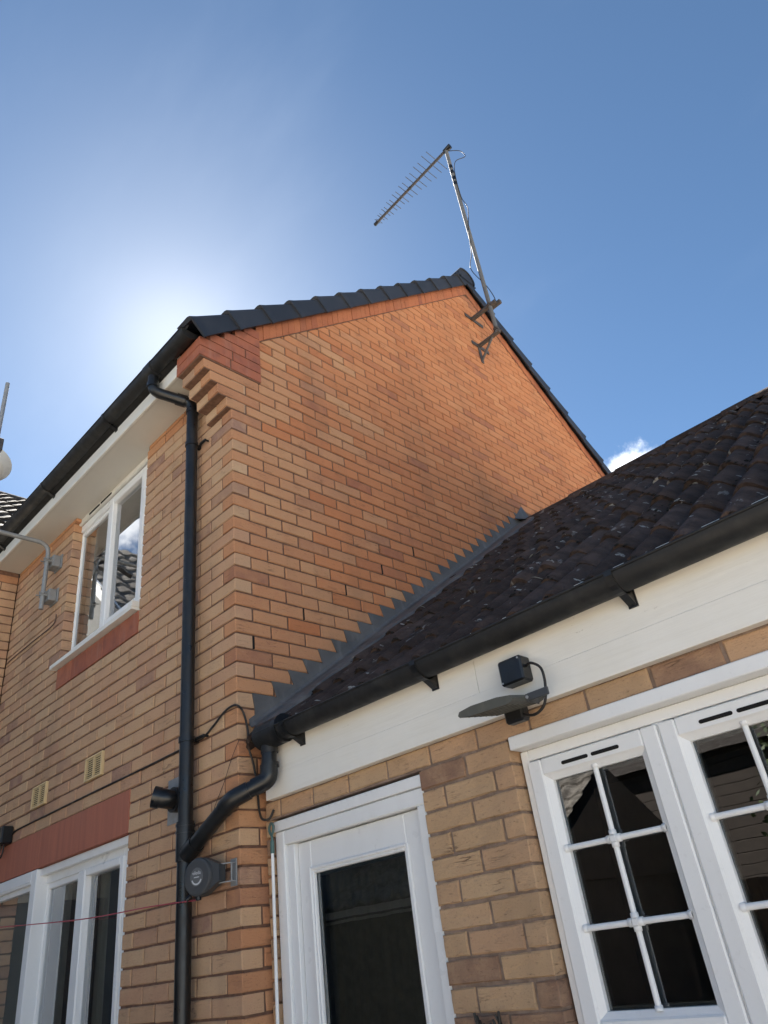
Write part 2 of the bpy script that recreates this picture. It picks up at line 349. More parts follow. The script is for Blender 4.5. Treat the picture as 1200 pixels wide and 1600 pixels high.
# ------------------------------------------------------------------ mesh helpers
class MB:
    def __init__(self): self.v = []; self.f = []; self.s = []
    def add(self, verts, faces, smooth=False):
        o = len(self.v); self.v.extend([tuple(p) for p in verts]); self.f.extend([tuple(i + o for i in q) for q in faces]); self.s.extend([smooth] * len(faces))
        return self
    def box(self, x0, x1, y0, y1, z0, z1, bev=0.0):
        if bev <= 0:
            v = [(x, y, z) for z in (z0, z1) for y in (y0, y1) for x in (x0, x1)]
            return self.add(v, [(0, 2, 3, 1), (4, 5, 7, 6), (0, 1, 5, 4), (2, 6, 7, 3), (0, 4, 6, 2), (1, 3, 7, 5)])
        return self.obox(Matrix.Identity(4), (x0, x1, y0, y1, z0, z1), bev)
    def obox(self, mat, b, bev=0.0):
        """oriented box with chamfered edges"""
        x0, x1, y0, y1, z0, z1 = b
        if bev <= 0:
            v = [mat @ Vector((x, y, z)) for z in (z0, z1) for y in (y0, y1) for x in (x0, x1)]
            return self.add(v, [(0, 2, 3, 1), (4, 5, 7, 6), (0, 1, 5, 4), (2, 6, 7, 3), (0, 4, 6, 2), (1, 3, 7, 5)])
        c = min(bev, (x1 - x0) * .45, (y1 - y0) * .45, (z1 - z0) * .45)
        lo, hi = (x0, y0, z0), (x1, y1, z1)
        idx = {}; vs = []
        for sx in (0, 1):
            for sy in (0, 1):
                for sz in (0, 1):
                    s = (sx, sy, sz)
                    for ax in range(3):
                        p = [0, 0, 0]
                        for k in range(3):
                            e = hi[k] if s[k] else lo[k]
                            p[k] = e if k == ax else e + (-c if s[k] else c)
                        idx[(s, ax)] = len(vs); vs.append(mat @ Vector(p))
        fs = []
        for ax in range(3):
            a, bb = [(1, 2), (2, 0), (0, 1)][ax]
            for side in (0, 1):
                q = []
                for (i, j) in ((0, 0), (1, 0), (1, 1), (0, 1)):
                    s = [0, 0, 0]; s[ax] = side; s[a] = i; s[bb] = j
                    q.append(idx[(tuple(s), ax)])
                fs.append(tuple(q if side else q[::-1]))
        for ax in range(3):
            a, bb = [(1, 2), (2, 0), (0, 1)][ax]
            for i in (0, 1):
                for j in (0, 1):
                    s0 = [0, 0, 0]; s0[a] = i; s0[bb] = j; s1 = list(s0); s1[ax] = 1
                    s0, s1 = tuple(s0), tuple(s1)
                    q = (idx[(s0, a)], idx[(s1, a)], idx[(s1, bb)], idx[(s0, bb)])
                    fs.append(q if (i == j) else q[::-1])
        for s in [(i, j, k) for i in (0, 1) for j in (0, 1) for k in (0, 1)]:
            t = (idx[(s, 0)], idx[(s, 1)], idx[(s, 2)])
            fs.append(t if sum(s) % 2 else t[::-1])
        return self.add(vs, fs)
    def prism(self, poly, axis, a, b, mat=None):
        """closed outline in the plane across `axis`, extruded from a to b"""
        n = len(poly)
        def P(u, v, w):
            p = {'x': (w, u, v), 'y': (u, w, v), 'z': (u, v, w)}[axis]
            return mat @ Vector(p) if mat else p
        v = [P(u, w, a) for u, w in poly] + [P(u, w, b) for u, w in poly]
        f = [tuple(range(n))[::-1], tuple(range(n, 2 * n))] + [(i, (i + 1) % n, n + (i + 1) % n, n + i) for i in range(n)]
        return self.add(v, f)
    def tube(self, pts, rad, seg=10, smooth=True, caps=True):
        pts = [Vector(p) for p in pts]
        rads = rad if isinstance(rad, (list, tuple)) else [rad] * len(pts)
        t0 = (pts[1] - pts[0]).normalized()
        up = Vector((0, 0, 1)) if abs(t0.z) < .9 else Vector((1, 0, 0))
        nrm = (up - t0 * up.dot(t0)).normalized()
        rings = []; prev = t0
        for i, p in enumerate(pts):
            if i == 0: t = t0
            elif i == len(pts) - 1: t = (pts[i] - pts[i - 1]).normalized()
            else: t = ((pts[i] - pts[i - 1]).normalized() + (pts[i + 1] - pts[i]).normalized()).normalized()
            q = prev.rotation_difference(t); nrm = (q @ nrm); nrm = (nrm - t * nrm.dot(t)).normalized(); prev = t
            bn = t.cross(nrm)
            k = 1.0
            if 0 < i < len(pts) - 1:
                k = 1 / max(.6, t.dot((pts[i] - pts[i - 1]).normalized()))
            rings.append([p + (nrm * math.cos(2 * math.pi * j / seg) + bn * math.sin(2 * math.pi * j / seg)) * rads[i] for j in range(seg)])
        v = [q for rg in rings for q in rg]; f = []
        for i in range(len(rings) - 1):
            for j in range(seg):
                a, b2 = i * seg + j, i * seg + (j + 1) % seg
                f.append((a, b2, b2 + seg, a + seg))
        self.add(v, f, smooth)
        if caps:
            self.add(rings[0], [tuple(range(seg))[::-1]]); self.add(rings[-1], [tuple(range(seg))])
        return self
    def cyl(self, a, b, rad, seg=16, smooth=True): return self.tube([a, b], rad, seg, smooth)
    def build(self, name, mat, parent=None, loc=None):
        me = bpy.data.meshes.new(name); me.from_pydata(self.v, [], self.f); me.update()
        me.polygons.foreach_set('use_smooth', self.s)
        o = bpy.data.objects.new(name, me); COL.objects.link(o)
        me.materials.append(mat if not isinstance(mat, str) else M[mat])
        if loc is not None: o.location = loc
        if parent is not None: o.parent = parent
        return o
def smooth_path(pts, n=6):
    pts = [Vector(p) for p in pts]; out = []
    for i in range(len(pts) - 1):
        p0 = pts[max(i - 1, 0)]; p1 = pts[i]; p2 = pts[i + 1]; p3 = pts[min(i + 2, len(pts) - 1)]
        for k in range(n):
            t = k / n
            out.append(0.5 * ((2 * p1) + (p2 - p0) * t + (2 * p0 - 5 * p1 + 4 * p2 - p3) * t * t + (3 * p1 - p0 - 3 * p2 + p3) * t ** 3))
    out.append(pts[-1]); return out
def bend_path(pts, rad=0.05, n=6):
    """polyline with rounded corners"""
    pts = [Vector(p) for p in pts]; out = [pts[0]]
    for i in range(1, len(pts) - 1):
        a = (pts[i - 1] - pts[i]); b = (pts[i + 1] - pts[i]); rr = min(rad, a.length * .48, b.length * .48)
        A = pts[i] + a.normalized() * rr; B = pts[i] + b.normalized() * rr
        for k in range(n + 1):
            t = k / n; out.append((1 - t) ** 2 * A + 2 * t * (1 - t) * pts[i] + t * t * B)
    out.append(pts[-1]); return out
def tag(o, label=None, cat=None, group=None, kind=None):
    if label: o['label'] = label
    if cat: o['category'] = cat
    if group: o['group'] = group
    if kind: o['kind'] = kind
    return o
def empty(name, loc=(0, 0, 0)):
    o = bpy.data.objects.new(name, None); COL.objects.link(o); o.location = loc; o.empty_display_size = .2; return o
def part(name, parent):
    """an Empty that is a part (its pieces hang under it)"""
    o = empty(name); o.parent = parent; return o

# ------------------------------------------------------------------ ground
ground = MB().add([(-400, -400, -0.06), (400, -400, -0.06), (400, 400, -0.06), (-400, 400, -0.06)], [(0, 1, 2, 3)]).build('ground', 'ground')
tag(ground, kind='structure')
pv = MB()
for i in range(24):
    for j in range(14):
        x0 = -3.2 + i * 0.6; y0 = -9.0 + j * 0.6
        if y0 + .6 > -0.05: continue
        pv.box(x0 + .004, x0 + .592, y0 + .004, y0 + .592, -0.05, random.uniform(-.003, .003), .006)
pav = pv.build('pavement', 'paving'); tag(pav, kind='structure')

# ------------------------------------------------------------------ bricks
def brick_geo(L, H=0.065, D=0.10, rs=None, amp=1.0):
    """rustic brick: front towards -y, origin at the centre of its face"""
    rs = rs or random
    nx, nz = (3, 2); c = .0035
    xs = [-L / 2 + c + (L - 2 * c) * i / nx for i in range(nx + 1)]; zs = [-H / 2 + c + (H - 2 * c) * j / nz for j in range(nz + 1)]
    v = []
    for j in range(nz + 1):
        for i in range(nx + 1): v.append((xs[i], rs.uniform(-.0012, .0012) * amp, zs[j]))
    bi = [i for i in range(nx + 1)] + [(nx + 1) * j + nx for j in range(1, nz + 1)] + [(nx + 1) * nz + i for i in range(nx - 1, -1, -1)] + [(nx + 1) * j for j in range(nz - 1, 0, -1)]
    f = []
    for j in range(nz):
        for i in range(nx):
            a = j * (nx + 1) + i; f.append((a, a + 1, a + nx + 2, a + nx + 1))
    n = len(bi); o = len(v)
    for k in bi:
        x, y, z = v[k]
        ex = (x + (c if x > 0 else -c)) if abs(abs(x) - (L / 2 - c)) < 1e-6 else x
        ez = (z + (c if z > 0 else -c)) if abs(abs(z) - (H / 2 - c)) < 1e-6 else z
        v.append((ex + rs.uniform(-.0012, .0012) * amp, c + rs.uniform(0, .001) * amp, ez + rs.uniform(-.0013, .0013) * amp))
    for k in bi:
        x, y, z = v[o + bi.index(k)]; v.append((x, D, z))
    for k in range(n):
        a, b = k, (k + 1) % n
        f.append((bi[a], o + a, o + b, bi[b])); f.append((o + a, o + n + a, o + n + b, o + b))
    return v, f
_cache = {}
def brick_mesh(L, mat, amp):
    key = (round(L, 3), mat, random.randrange(5) if L > .2 or abs(L - .1025) < .002 else 0, amp)
    if key not in _cache:
        v, f = brick_geo(L, rs=random.Random(hash(key[2:]) + int(L * 1e4)), amp=amp)
        me = bpy.data.meshes.new('brick'); me.from_pydata(v, [], f); me.update(); me.materials.append(M[mat]); _cache[key] = me
    return _cache[key]
class Wall:
    """collects bricks of one building; the ones that show largest become objects, the others one mesh per wall"""
    def __init__(self, limit): self.items = []; self.limit = limit
    def brick(self, parent, loc, rz, L, mat='brick', amp=1.0):
        self.items.append((parent, Vector(loc), rz, L, mat, amp))
    def flush(self):
        sc = []
        for it in self.items:
            c = project(it[1]); s = 0
            if c and -12 < c[0] < 1212 and -12 < c[1] < 1612:
                nrm = Vector((math.sin(it[2]), -math.cos(it[2]), 0)); vd = (CAM - it[1]).normalized()
                s = it[3] * .065 * max(0.0, nrm.dot(vd)) / (c[2] ** 2)
                hid = it[5]
            sc.append(s)
        order = sorted(range(len(sc)), key=lambda i: -sc[i])
        single = set(i for i in order[:self.limit] if sc[i] > 0)
        rest = {}
        for i, (p, loc, rz, L, mat, amp) in enumerate(self.items):
            jl = loc + Vector((math.sin(rz), -math.cos(rz), 0)) * random.uniform(-.0015, .002) + Vector((0, 0, random.uniform(-.0012, .0012)))
            if i in single:
                o = bpy.data.objects.new('brick', brick_mesh(L, mat, amp)); COL.objects.link(o); o.parent = p
                o.location = jl; o.rotation_euler = (random.uniform(-.006, .006), random.uniform(-.004, .004), rz + random.uniform(-.004, .004))
            else:
                mb = rest.setdefault((p.name, mat), (p, MB()))[1]
                v, f = brick_geo(L, amp=amp); cs, sn = math.cos(rz), math.sin(rz)
                mb.add([(jl.x + x * cs - y * sn, jl.y + x * sn + y * cs, jl.z + z) for x, y, z in v], f)
        for (pn, mat), (p, mb) in rest.items():
            tag(mb.build('brickwork', mat, p), kind='stuff')
def cut(intervals, a, b):
    """take [a,b] out of a list of intervals"""
    out = []
    for s, e in intervals:
        if e <= a or s >= b: out.append((s, e))
        else:
            if a - s > .02: out.append((s, a))
            if e - b > .02: out.append((b, e))
    return out
def lay(s, e, first, step=.225, gap=.01):
    """bricks filling [s,e] whose joint centres lie at first + k*step"""
    k = math.ceil((s - first) / step - 1e-6); js = []
    while first + k * step < e: js.append(first + k * step); k += 1
    js = [j for j in js if j - s > .035 and e - j > .035]
    ed = [s - gap / 2] + js + [e + gap / 2]
    return [(ed[i] + gap / 2, ed[i + 1] - gap / 2) for i in range(len(ed) - 1)]

# ------------------------------------------------------------------ house
house = empty('brick_house'); tag(house, 'tall two-storey buff brick house with orange light-tinted gable and black roof', 'house')
HW = Wall(300)
rear = part('rear_wall', house); gable = part('gable_wall', house); wing = part('wing_wall', house)
TAN = 0.845
APEX_Y, WX = 3.02, -3.25
UW = (-2.165, -1.015, 3.56, 4.76)        # upstairs window opening
LW = (-3.25, -0.998, -0.1, 2.25)         # downstairs opening
def rake_z(y):                            # lower line of the verge band on the gable
    return 5.075 + TAN * (y - .2) if y < APEX_Y else 5.075 + TAN * (2 * APEX_Y - y - .2)
# rear wall (plane y=0)
for n in range(0, 64):
    z0, z1 = n * .075, (n + 1) * .075; zc = (z0 + z1) / 2
    if zc > 4.755: break
    iv = [(WX, 0.0 if n % 2 else -.1125)]
    if UW[2] - .19 < zc < UW[3]: iv = cut(iv, UW[0], UW[1])
    if LW[2] < zc < 2.475: iv = cut(iv, LW[0], LW[1])
    for vx in (-1.56, -2.33):
        if 2.62 < zc < 2.77: iv = cut(iv, vx - .005, vx + .215 + .005)
    for s, e in iv:
        for a, b in lay(s, e, -.22 if n % 2 else -.1075 - .225):
            HW.brick(rear, ((a + b) / 2, 0, zc), 0, b - a, 'brick_mid' if n >= 62 else 'brick')
mb = MB()
def slab(x0, x1, z0, z1, y0=.006, y1=.1): mb.box(x0, x1, y0, y1, z0, z1)
slab(UW[1] + .006, -.012, 2.25, 4.80); slab(WX, UW[0] - .006, 2.475, 4.80); slab(UW[0] - .006, UW[1] + .006, 2.475, UW[2] - .18)
slab(LW[1] + .006, -.012, 0, 2.25); slab(WX, LW[1] + .006, 2.26, 2.475, .03)
mb.build('mortar', 'mortar', rear)
# gable wall (plane x=0)
RED_Y0, RED_Y1, RED_Z0, RED_Z1 = -.226, .22, 4.725, 5.03
def ext_top(y): return 2.55 + .708 * (y - .19)
n = 0
while n < 110:
    z0, z1 = n * .075, (n + 1) * .075; zc = (z0 + z1) / 2; n += 1; k = n - 1
    y0, y1 = 0.0 if k % 2 == 0 else .1125, 2 * APEX_Y
    if zc > rake_z(APEX_Y) - .03: break
    # limits under the rakes
    if z1 > rake_z(0): y0 = max(y0, (z0 - .002 - 5.075) / TAN + .2); y1 = min(y1, 2 * APEX_Y - y0)
    if zc < 4.72: y0 = y0
    if z0 < ext_top(APEX_Y) + .1:
        yl = .19 + (zc - 2.55) / .708 + .28
        iv = [(y0, max(min(yl, APEX_Y), .33))]
        if zc > 4.2: iv.append((max(yl, 2 * APEX_Y - yl), y1)) if 2 * APEX_Y - yl > yl else None
        if zc < 2.3: iv = [(y0, .33)]
    else: iv = [(y0, y1)]
    if k in (60, 62): iv = [(max(s, .2125), e) for s, e in iv]
    if RED_Z0 - .01 < zc < RED_Z1: iv = [(max(s, RED_Y1 + .005), e) for s, e in iv]
    for s, e in iv:
        if e - s < .03: continue
        for a, b in lay(s, e, .1075 if k % 2 else .22):
            weep = False
            HW.brick(gable, (0, (a + b) / 2, zc), math.pi / 2, b - a, 'brick_mid' if random.random() < max(0, 1.15 - max(a, .0) * .8 - max(0, zc - 3.4) * .12) else 'brick_gable')  # the painted warm tint grows with distance from the corner
    # corner heads of the rear-wall stretchers close the odd courses
pg = [(.0125, 0), (2 * APEX_Y - .006, 0), (2 * APEX_Y - .006, rake_z(0) - .1), (APEX_Y, rake_z(APEX_Y)), (.0125, rake_z(0) + .0)]
MB().prism([(a, b) for a, b in pg], 'x', -.1, -.006).build('mortar', 'mortar', gable)
# weep slots
for i, (y, k) in enumerate([(.1075, 39), (.445, 42), (.7825, 45), (1.12, 48), (1.4575, 51)]):
    MB().box(-.012, -.001, y - .0055, y + .0055, k * .075 + .006, k * .075 + .072).build('weep_slot', 'dark', gable)
# corbelled kneeler
kn = part('kneeler', house)
for i, (n, yo) in enumerate([(59, -.037), (60, -.097), (61, -.147), (62, -.192)]):
    zc = n * .075 + .0375
    m = MB()
    v, f = brick_geo(.215 - yo if False else (.1025 - yo if n % 2 else .215 - yo), D=.12)
    L = (.1025 - yo) if n % 2 else (.215 - yo)
    # stretcher showing its flank on the gable
    m.obox(Matrix.Identity(4), (-.105, .001, yo, yo + L - .01, zc - .0325, zc + .0325), .003)
    m.build('brick', 'brick_mid', kn)
    MB().obox(Matrix.Identity(4), (-.225 - .006 * i, -.113, yo + .002, .09, zc - .0325, zc + .0325), .003).build('brick', 'brick', kn)
    MB().box(-.22, -.004, yo + .008, .1, zc - .041, zc - .0325).build('mortar', 'mortar', kn)
ZR = [(63, [(-.226, -.012), (-.002, .22)]), (64, [(-.226, .004), (.014, .22)]), (65, [(-.15, .10), (.11, .22)]), (66, [(-.05, .22)]), (67, [(.03, .22)]), (68, [(.10, .22)])]
for n, spans in ZR:
    z0, z1 = n * .075 + .004, n * .075 + .071
    for a, b in spans:
        def top(y): return min(z1, 5.235 + TAN * (y - .2))
        yl = max(a, (z0 + .005 - 5.235) / TAN + .2)
        ym = (z1 - 5.235) / TAN + .2
        poly = [(yl, z0), (b, z0), (b, top(b))]
        if yl < ym < b: poly.append((ym, z1))
        poly.append((yl, top(yl)))
        MB().prism(poly, 'x', -.25 if a < 0 and n < 65 else -.08, .012).build('brick', 'red', kn)
MB().prism([(-.22, RED_Z0 - .006), (.215, RED_Z0 - .006), (.215, 5.2), (.1, 5.1), (-.22, 4.83)], 'x', -.24, .006).build('mortar', 'mortar', kn)
# raking band of red bricks under the verge
U = Vector((0, 1, TAN)).normalized()
for side in (0, 1):
    vb = MB(); 
    total = (APEX_Y - .2) / U.y; k = 0; s = 0.0
    while s < total - .01:
        e = min(s + .074, total)
        def P(t, dz): 
            y = .2 + t * U.y; z = 5.075 + TAN * (y - .2) + dz
            return (y if side == 0 else 2 * APEX_Y - y, z)
        poly = [P(s + .002, .004), P(e - .002, .004), P(e - .002, .15), P(s + .002, .15)]
        vb.prism(poly, 'x', -.06, .010 + random.uniform(-.002, .002)); s = e
    tag(vb.build('verge_brickwork', 'red_orange', gable), kind='stuff')
    a, b, c, d2 = P(0, -.004), P(total, -.004), P(total, .15), P(0, .15)
    MB().prism([a, b, c, d2], 'x', -.09, .004).build('mortar', 'mortar', gable)
# lower part of the left rake start (between kneeler and band is closed by the kneeler)

# wing wall (plane x=-3.25, facing +x, running towards the viewer)
for n in range(0, 64):
    zc = n * .075 + .0375
    if zc > 4.75: break
    for a, b in lay(-.24 if n % 2 == 0 else -.13, -.005, -.1075 if n % 2 else -.0225):
        HW.brick(wing, (WX, (a + b) / 2, zc), math.pi / 2, b - a, 'brick_mid' if n >= 62 else 'brick')
for n in range(0, 63):
    for a, b in lay(-7.0, WX - (.0 if n % 2 else .1125), WX - (.22 if n % 2 else .3325)):
        HW.brick(wing, ((a + b) / 2, -.24, n * .075 + .0375), 0, b - a, 'brick')
MB().box(WX - 3.75, WX - .012, -.234, -.2305, 0, 4.75).build('mortar', 'mortar', wing)
MB().box(WX - .1, WX - .006, -.228, -.0045, 0, 4.8).build('mortar', 'mortar', wing)
HW.flush()
MB().box(WX - 3.9, WX - .12, -.23, 6.0, 0, 4.75).build('wing_core', 'mortar', wing)

cc = MB(); x = WX
while x < -.26:
    if not (UW[0] - .03 < x + .1 < UW[1] + .03) : cc.box(x + .005, min(x + .22, -.255), 0, .09, 4.728, 4.7565, .002)
    x += .225
tag(cc.build('brickwork', 'brick_mid', rear), kind='stuff')
# lintel, red sill band
ln = MB()
ln.box(-3.25, -2.125, -.004, .1, 2.256, 2.474, .002); ln.box(-2.122, -1.0, -.004, .1, 2.256, 2.474, .002)
ln.build('lintel', 'lintel', house)
sb = MB()
x = -2.165
while x < -1.03:
    e = min(x + .2285, -1.005); sb.box(x, e - .002, -.003, .1, 3.378, 3.522, .002); x += .23
sb.build('sill_band', 'red', house)
# air bricks
for vx in (-1.56, -2.33):
    ab = MB(); z0, z1 = 2.628, 2.764
    ab.box(vx, vx + .215, -.014, .06, z0, z0 + .012, .002); ab.box(vx, vx + .215, -.014, .06, z1 - .012, z1, .002)
    ab.box(vx, vx + .012, -.014, .06, z0 + .0121, z1 - .0121); ab.box(vx + .203, vx + .215, -.014, .06, z0 + .0121, z1 - .0121)
    ab.box(vx + .1025, vx + .1125, -.012, .06, z0 + .0121, z1 - .0121)
    a_o = ab.build('air_brick', 'buff_plastic', rear)
    lv = MB()
    for i in range(9):
        zz = z0 + .0175 + i * .0122
        for xa, xb in ((vx + .0121, vx + .1024), (vx + .1126, vx + .2029)):
            lv.box(xa, xb, -.011, -.006, zz, zz + .0048)
    lv.build('air_brick_louvre', 'buff_plastic', rear)
    MB().box(vx + .005, vx + .21, .002, .05, z0 + .005, z1 - .005).build('air_brick_back', 'dark', rear)

# eaves
MB().box(WX + .0, -.252, -.198, .10, 4.757, 4.769).build('soffit', 'soffit', house)
MB().box(WX - .2, -.254, -.218, -.199, 4.752, 4.925, .003).build('fascia', 'upvc_cream', house)

# roof: slopes, verge tiles, ridge
roof = part('roof', house)
V0 = Vector((.05, -.3104, 4.9415)); DY, DZ = .2645, .2236
def slope_sheet(x0, x1, courses, side, name, mat):
    """tile courses of one slope: waved, each course lapping the one below"""
    m = MB(); roll = .15; nx = int((x1 - x0) / roll * 6)
    for c in range(courses):
        rows = []
        for (t, lift) in ((0.0, .0), (0.0, .03), (1.12, .004)):
            row = []
            for i in range(nx + 1):
                x = x0 + (x1 - x0) * i / nx
                h = .022 * (0.5 + .5 * math.cos(2 * math.pi * x / roll)) + lift - .045
                y = V0.y + (c + t) * DY; z = V0.z + (c + t) * DZ
                yy = y - h * .645; zz = z + h * .764
                row.append((x, yy if side == 0 else 2 * APEX_Y - yy, zz))
            rows.append(row)
        for a, b in ((0, 1), (1, 2)):
            v = rows[a] + rows[b]; k = nx + 1
            m.add(v, [(i, i + 1, k + i + 1, k + i) for i in range(nx)], True)
    tag(m.build(name, mat, roof), kind='stuff')
slope_sheet(-7.4, .0, 12, 0, 'roof_tiling', 'tile_dark'); slope_sheet(-7.4, .0, 12, 1, 'roof_tiling', 'tile_dark')
MB().prism([(-.28, 4.87), (APEX_Y, 4.87 + 3.30 * TAN), (2 * APEX_Y + .28, 4.87), (2 * APEX_Y + .1, 4.80), (APEX_Y, 4.80 + 3.05 * TAN), (-.1, 4.80)], 'x', -7.4, -.262).build('roof_deck', 'dark', roof)
def verge_mesh():
    """one dry-verge unit in (x, s along slope, n outwards)"""
    m = MB(); g = math.hypot(DY, DZ)
    def sec(s, out, up, depth):   # cross-section: cheek and top flange with rounded shoulder
        return [(-.13, s, up - .022), (-.13, s, up), (out - .03, s, up), (out - .01, s, up - .006), (out, s, up - .022), (out + .003, s, -depth), (out - .010, s, -depth), (out - .014, s, up - .03)]
    A = sec(-.012, .014, .014, .148); B = sec(.05, .009, .008, .142); Cc = sec(g + .02, .000, -.012, .135)
    k = len(A); v = A + B + Cc; f = []
    for r0 in (0, k):
        for i in range(k): f.append((r0 + i, r0 + (i + 1) % k, r0 + k + (i + 1) % k, r0 + k + i))
    f.append(tuple(range(k))); f.append(tuple(range(2 * k, 3 * k))[::-1])
    m.add(v, f); return m
vm = verge_mesh()
for side in (0, 1):
    sgn = 1 if side == 0 else -1
    Un = Vector((0, sgn, TAN)).normalized(); Nn = Vector((0, -sgn * TAN, 1)).normalized()
    me = None
    for i in range(13):
        y = V0.y + i * DY; z = V0.z + i * DZ
        base = Vector((.05, y if side == 0 else 2 * APEX_Y - y, z))
        mt = Matrix(((1, 0, 0, base.x), (0, Un.y, Nn.y, base.y), (0, Un.z, Nn.z, base.z), (0, 0, 0, 1)))
        if me is None:
            o = vm.build('verge_tile', 'tile_dark', roof); me = o.data
            if side == 1: me.flip_normals()
        else:
            o = bpy.data.objects.new('verge_tile', me); COL.objects.link(o); o.parent = roof
        if i == 12: mt = mt @ Matrix.Diagonal((1, .55, 1, 1))     # cut short at the ridge
        o.matrix_local = mt
# ridge tiles with a round end cap
RZ = 7.675
for i in range(8):
    m = MB(); x1 = .075 - i * .45; x0 = x1 - .455
    ang = [math.radians(a) for a in range(-25, 206, 15)]
    def ring(x, r): return [(x, APEX_Y + r * math.cos(a), RZ + r * .95 * math.sin(a) - .01) for a in ang]
    k = len(ang); R0, R1, R2, R3 = ring(x0, .125), ring(x1, .132), ring(x1, .112), ring(x0, .105)
    m.add(R0 + R1, [(j, j + 1, k + j + 1, k + j) for j in range(k - 1)], True)
    m.add(R1 + R2, [(j, j + 1, k + j + 1, k + j) for j in range(k - 1)])
    m.add(R2 + R3, [(j, j + 1, k + j + 1, k + j) for j in range(k - 1)], True)
    if i == 0: m.add([(x1 - .01, p[1], p[2]) for p in R2], [tuple(range(k))])
    m.build('ridge_tile', 'tile_dark', roof)

# wing roof: slope facing +x with ridge along y
WR = MB()
wt = .754; roll = .30; y0w, y1w = -.75, 4.6; ny = int((y1w - y0w) / roll * 6)
for c in range(16):
    rows = []
    for (t, lift) in ((0, 0), (0, .035), (1.1, .0)):
        row = []
        for i in range(ny + 1):
            y = y0w + (y1w - y0w) * i / ny; d0 = (c + t) * .275
            h = .045 * (.5 + .5 * math.cos(2 * math.pi * y / roll)) + lift
            if y > -.3 + 0: pass
            row.append((-3.02 - d0 + h * .6, y, 4.84 + d0 * wt + h * .8))
        rows.append(row)
    for a, b in ((0, 1), (1, 2)):
        k = ny + 1
        # keep only what lies above the main roof
        keep = []
        for i in range(ny):
            ok = True
            for q in (rows[a][i], rows[a][i + 1], rows[b][i], rows[b][i + 1]):
                if q[1] > -.34 and q[2] < V0.z + TAN * (q[1] - V0.y) - .25: ok = False
            if ok: keep.append((i, k + i, k + i + 1, i + 1))
        if keep: WR.add(rows[a] + rows[b], keep, True)
wro = part('wing_roof', house)
tag(WR.build('roof_tiling', 'tile_grey', wro), kind='stuff')
MB().tube([(-7.42, -.75, 8.12), (-7.42, 4.6, 8.12)], .11, 10).build('ridge', 'tile_grey', wro)
MB().add([(-7.42, -.75, 8.05), (-7.42, 4.6, 8.05), (-11.5, 4.6, 4.8), (-11.5, -.75, 4.8)], [(0, 1, 2, 3)]).build('far_slope', 'tile_grey', wro)
MB().prism([(-3.3, 4.7), (-7.42, 8.0), (-11.4, 4.7)], 'y', -.26, -.21).build('wing_gable', 'upvc_cream', wing)

# ---- upstairs window
def frame_rect(mb, x0, x1, z0, z1, w, y0, y1, bev=.004, wl=None, wr=None, wt=None, wb=None):
    wl = w if wl is None else wl; wr = w if wr is None else wr; wt = w if wt is None else wt; wb = w if wb is None else wb
    mb.box(x0, x0 + wl, y0, y1, z0, z1, bev); mb.box(x1 - wr, x1, y0, y1, z0, z1, bev)
    mb.box(x0 + wl + .0005, x1 - wr - .0005, y0 + .0004, y1, z1 - wt, z1, bev); mb.box(x0 + wl + .0005, x1 - wr - .0005, y0 + .0004, y1, z0, z0 + wb, bev)
def pane(x0, x1, z0, z1, y, parent):
    return MB().add([(x0, y, z0), (x1, y, z0), (x1, y, z1), (x0, y, z1)], [(0, 1, 2, 3)]).build('pane', 'glass', parent)
def room(parent, x0, x1, y0, y1, z0, z1, mat, ceil='room'):
    m = MB().box(x0, x1, y0, y1, z0, z1)
    m.f = [q for i, q in enumerate(m.f) if i not in (2,)]; m.s = m.s[:len(m.f)]
    m.f = [q[::-1] for q in m.f]
    return m.build('room', mat, parent)
uw = part('window', house)
m = MB(); frame_rect(m, -2.250, -1.085, 3.60, 4.715, .06, .062, .13); m.build('frame', 'upvc', uw)
m = MB(); m.box(-1.70, -1.64, .063, .13, 3.66, 4.655, .004); m.build('mullion', 'upvc', uw)
m = MB(); frame_rect(m, -1.655, -1.13, 3.64, 4.68, .05, .048, .11, .006); m.build('casement', 'upvc', uw)
m = MB(); frame_rect(m, -2.19, -1.70, 3.66, 4.655, .035, .075, .11, .006, wl=.03); m.build('casement', 'upvc', uw)
pane(-2.185, -1.705, 3.67, 4.645, .092, uw); pane(-1.61, -1.175, 3.68, 4.635, .082, uw)
MB().box(-2.30, -1.02, .04, .062, 4.712, 4.7555, .004).build('head_trim', 'upvc_cream', uw)
m = MB()
m.box(-1.99, -1.82, .036, .0399, 4.722, 4.737); m.box(-1.80, -1.63, .036, .0399, 4.722, 4.737); m.build('trickle_vent', 'dark', uw)
m = MB(); m.prism([(-.045, 3.528), (-.045, 3.556), (.05, 3.60), (.1, 3.60), (.1, 3.528)], 'x', -2.205, -1.03); m.build('sill', 'upvc_cream', uw)
MB().box(-1.075, -1.024, -.046, .02, 3.545, 3.585, .003).build('sill_end_cap', 'upvc_cream', uw)
rm = room(uw, -3.0, -.4, .131, 3.2, 2.8, 4.95, 'room')
# curtains and blind inside
m = MB()
for xa in (-2.20, -1.30):
    pts = [(xa + i * .012, .16 + .012 * math.sin(i * 1.9)) for i in range(11)]
    m.add([(px, py, 3.5) for px, py in pts] + [(px, py, 4.8) for px, py in pts], [(i, i + 1, 12 + i - 1 + 1 - 1 + 0, 11 + i) if False else (i, i + 1, 11 + i + 1, 11 + i) for i in range(10)], True)
m.build('curtain', 'curtain', uw)

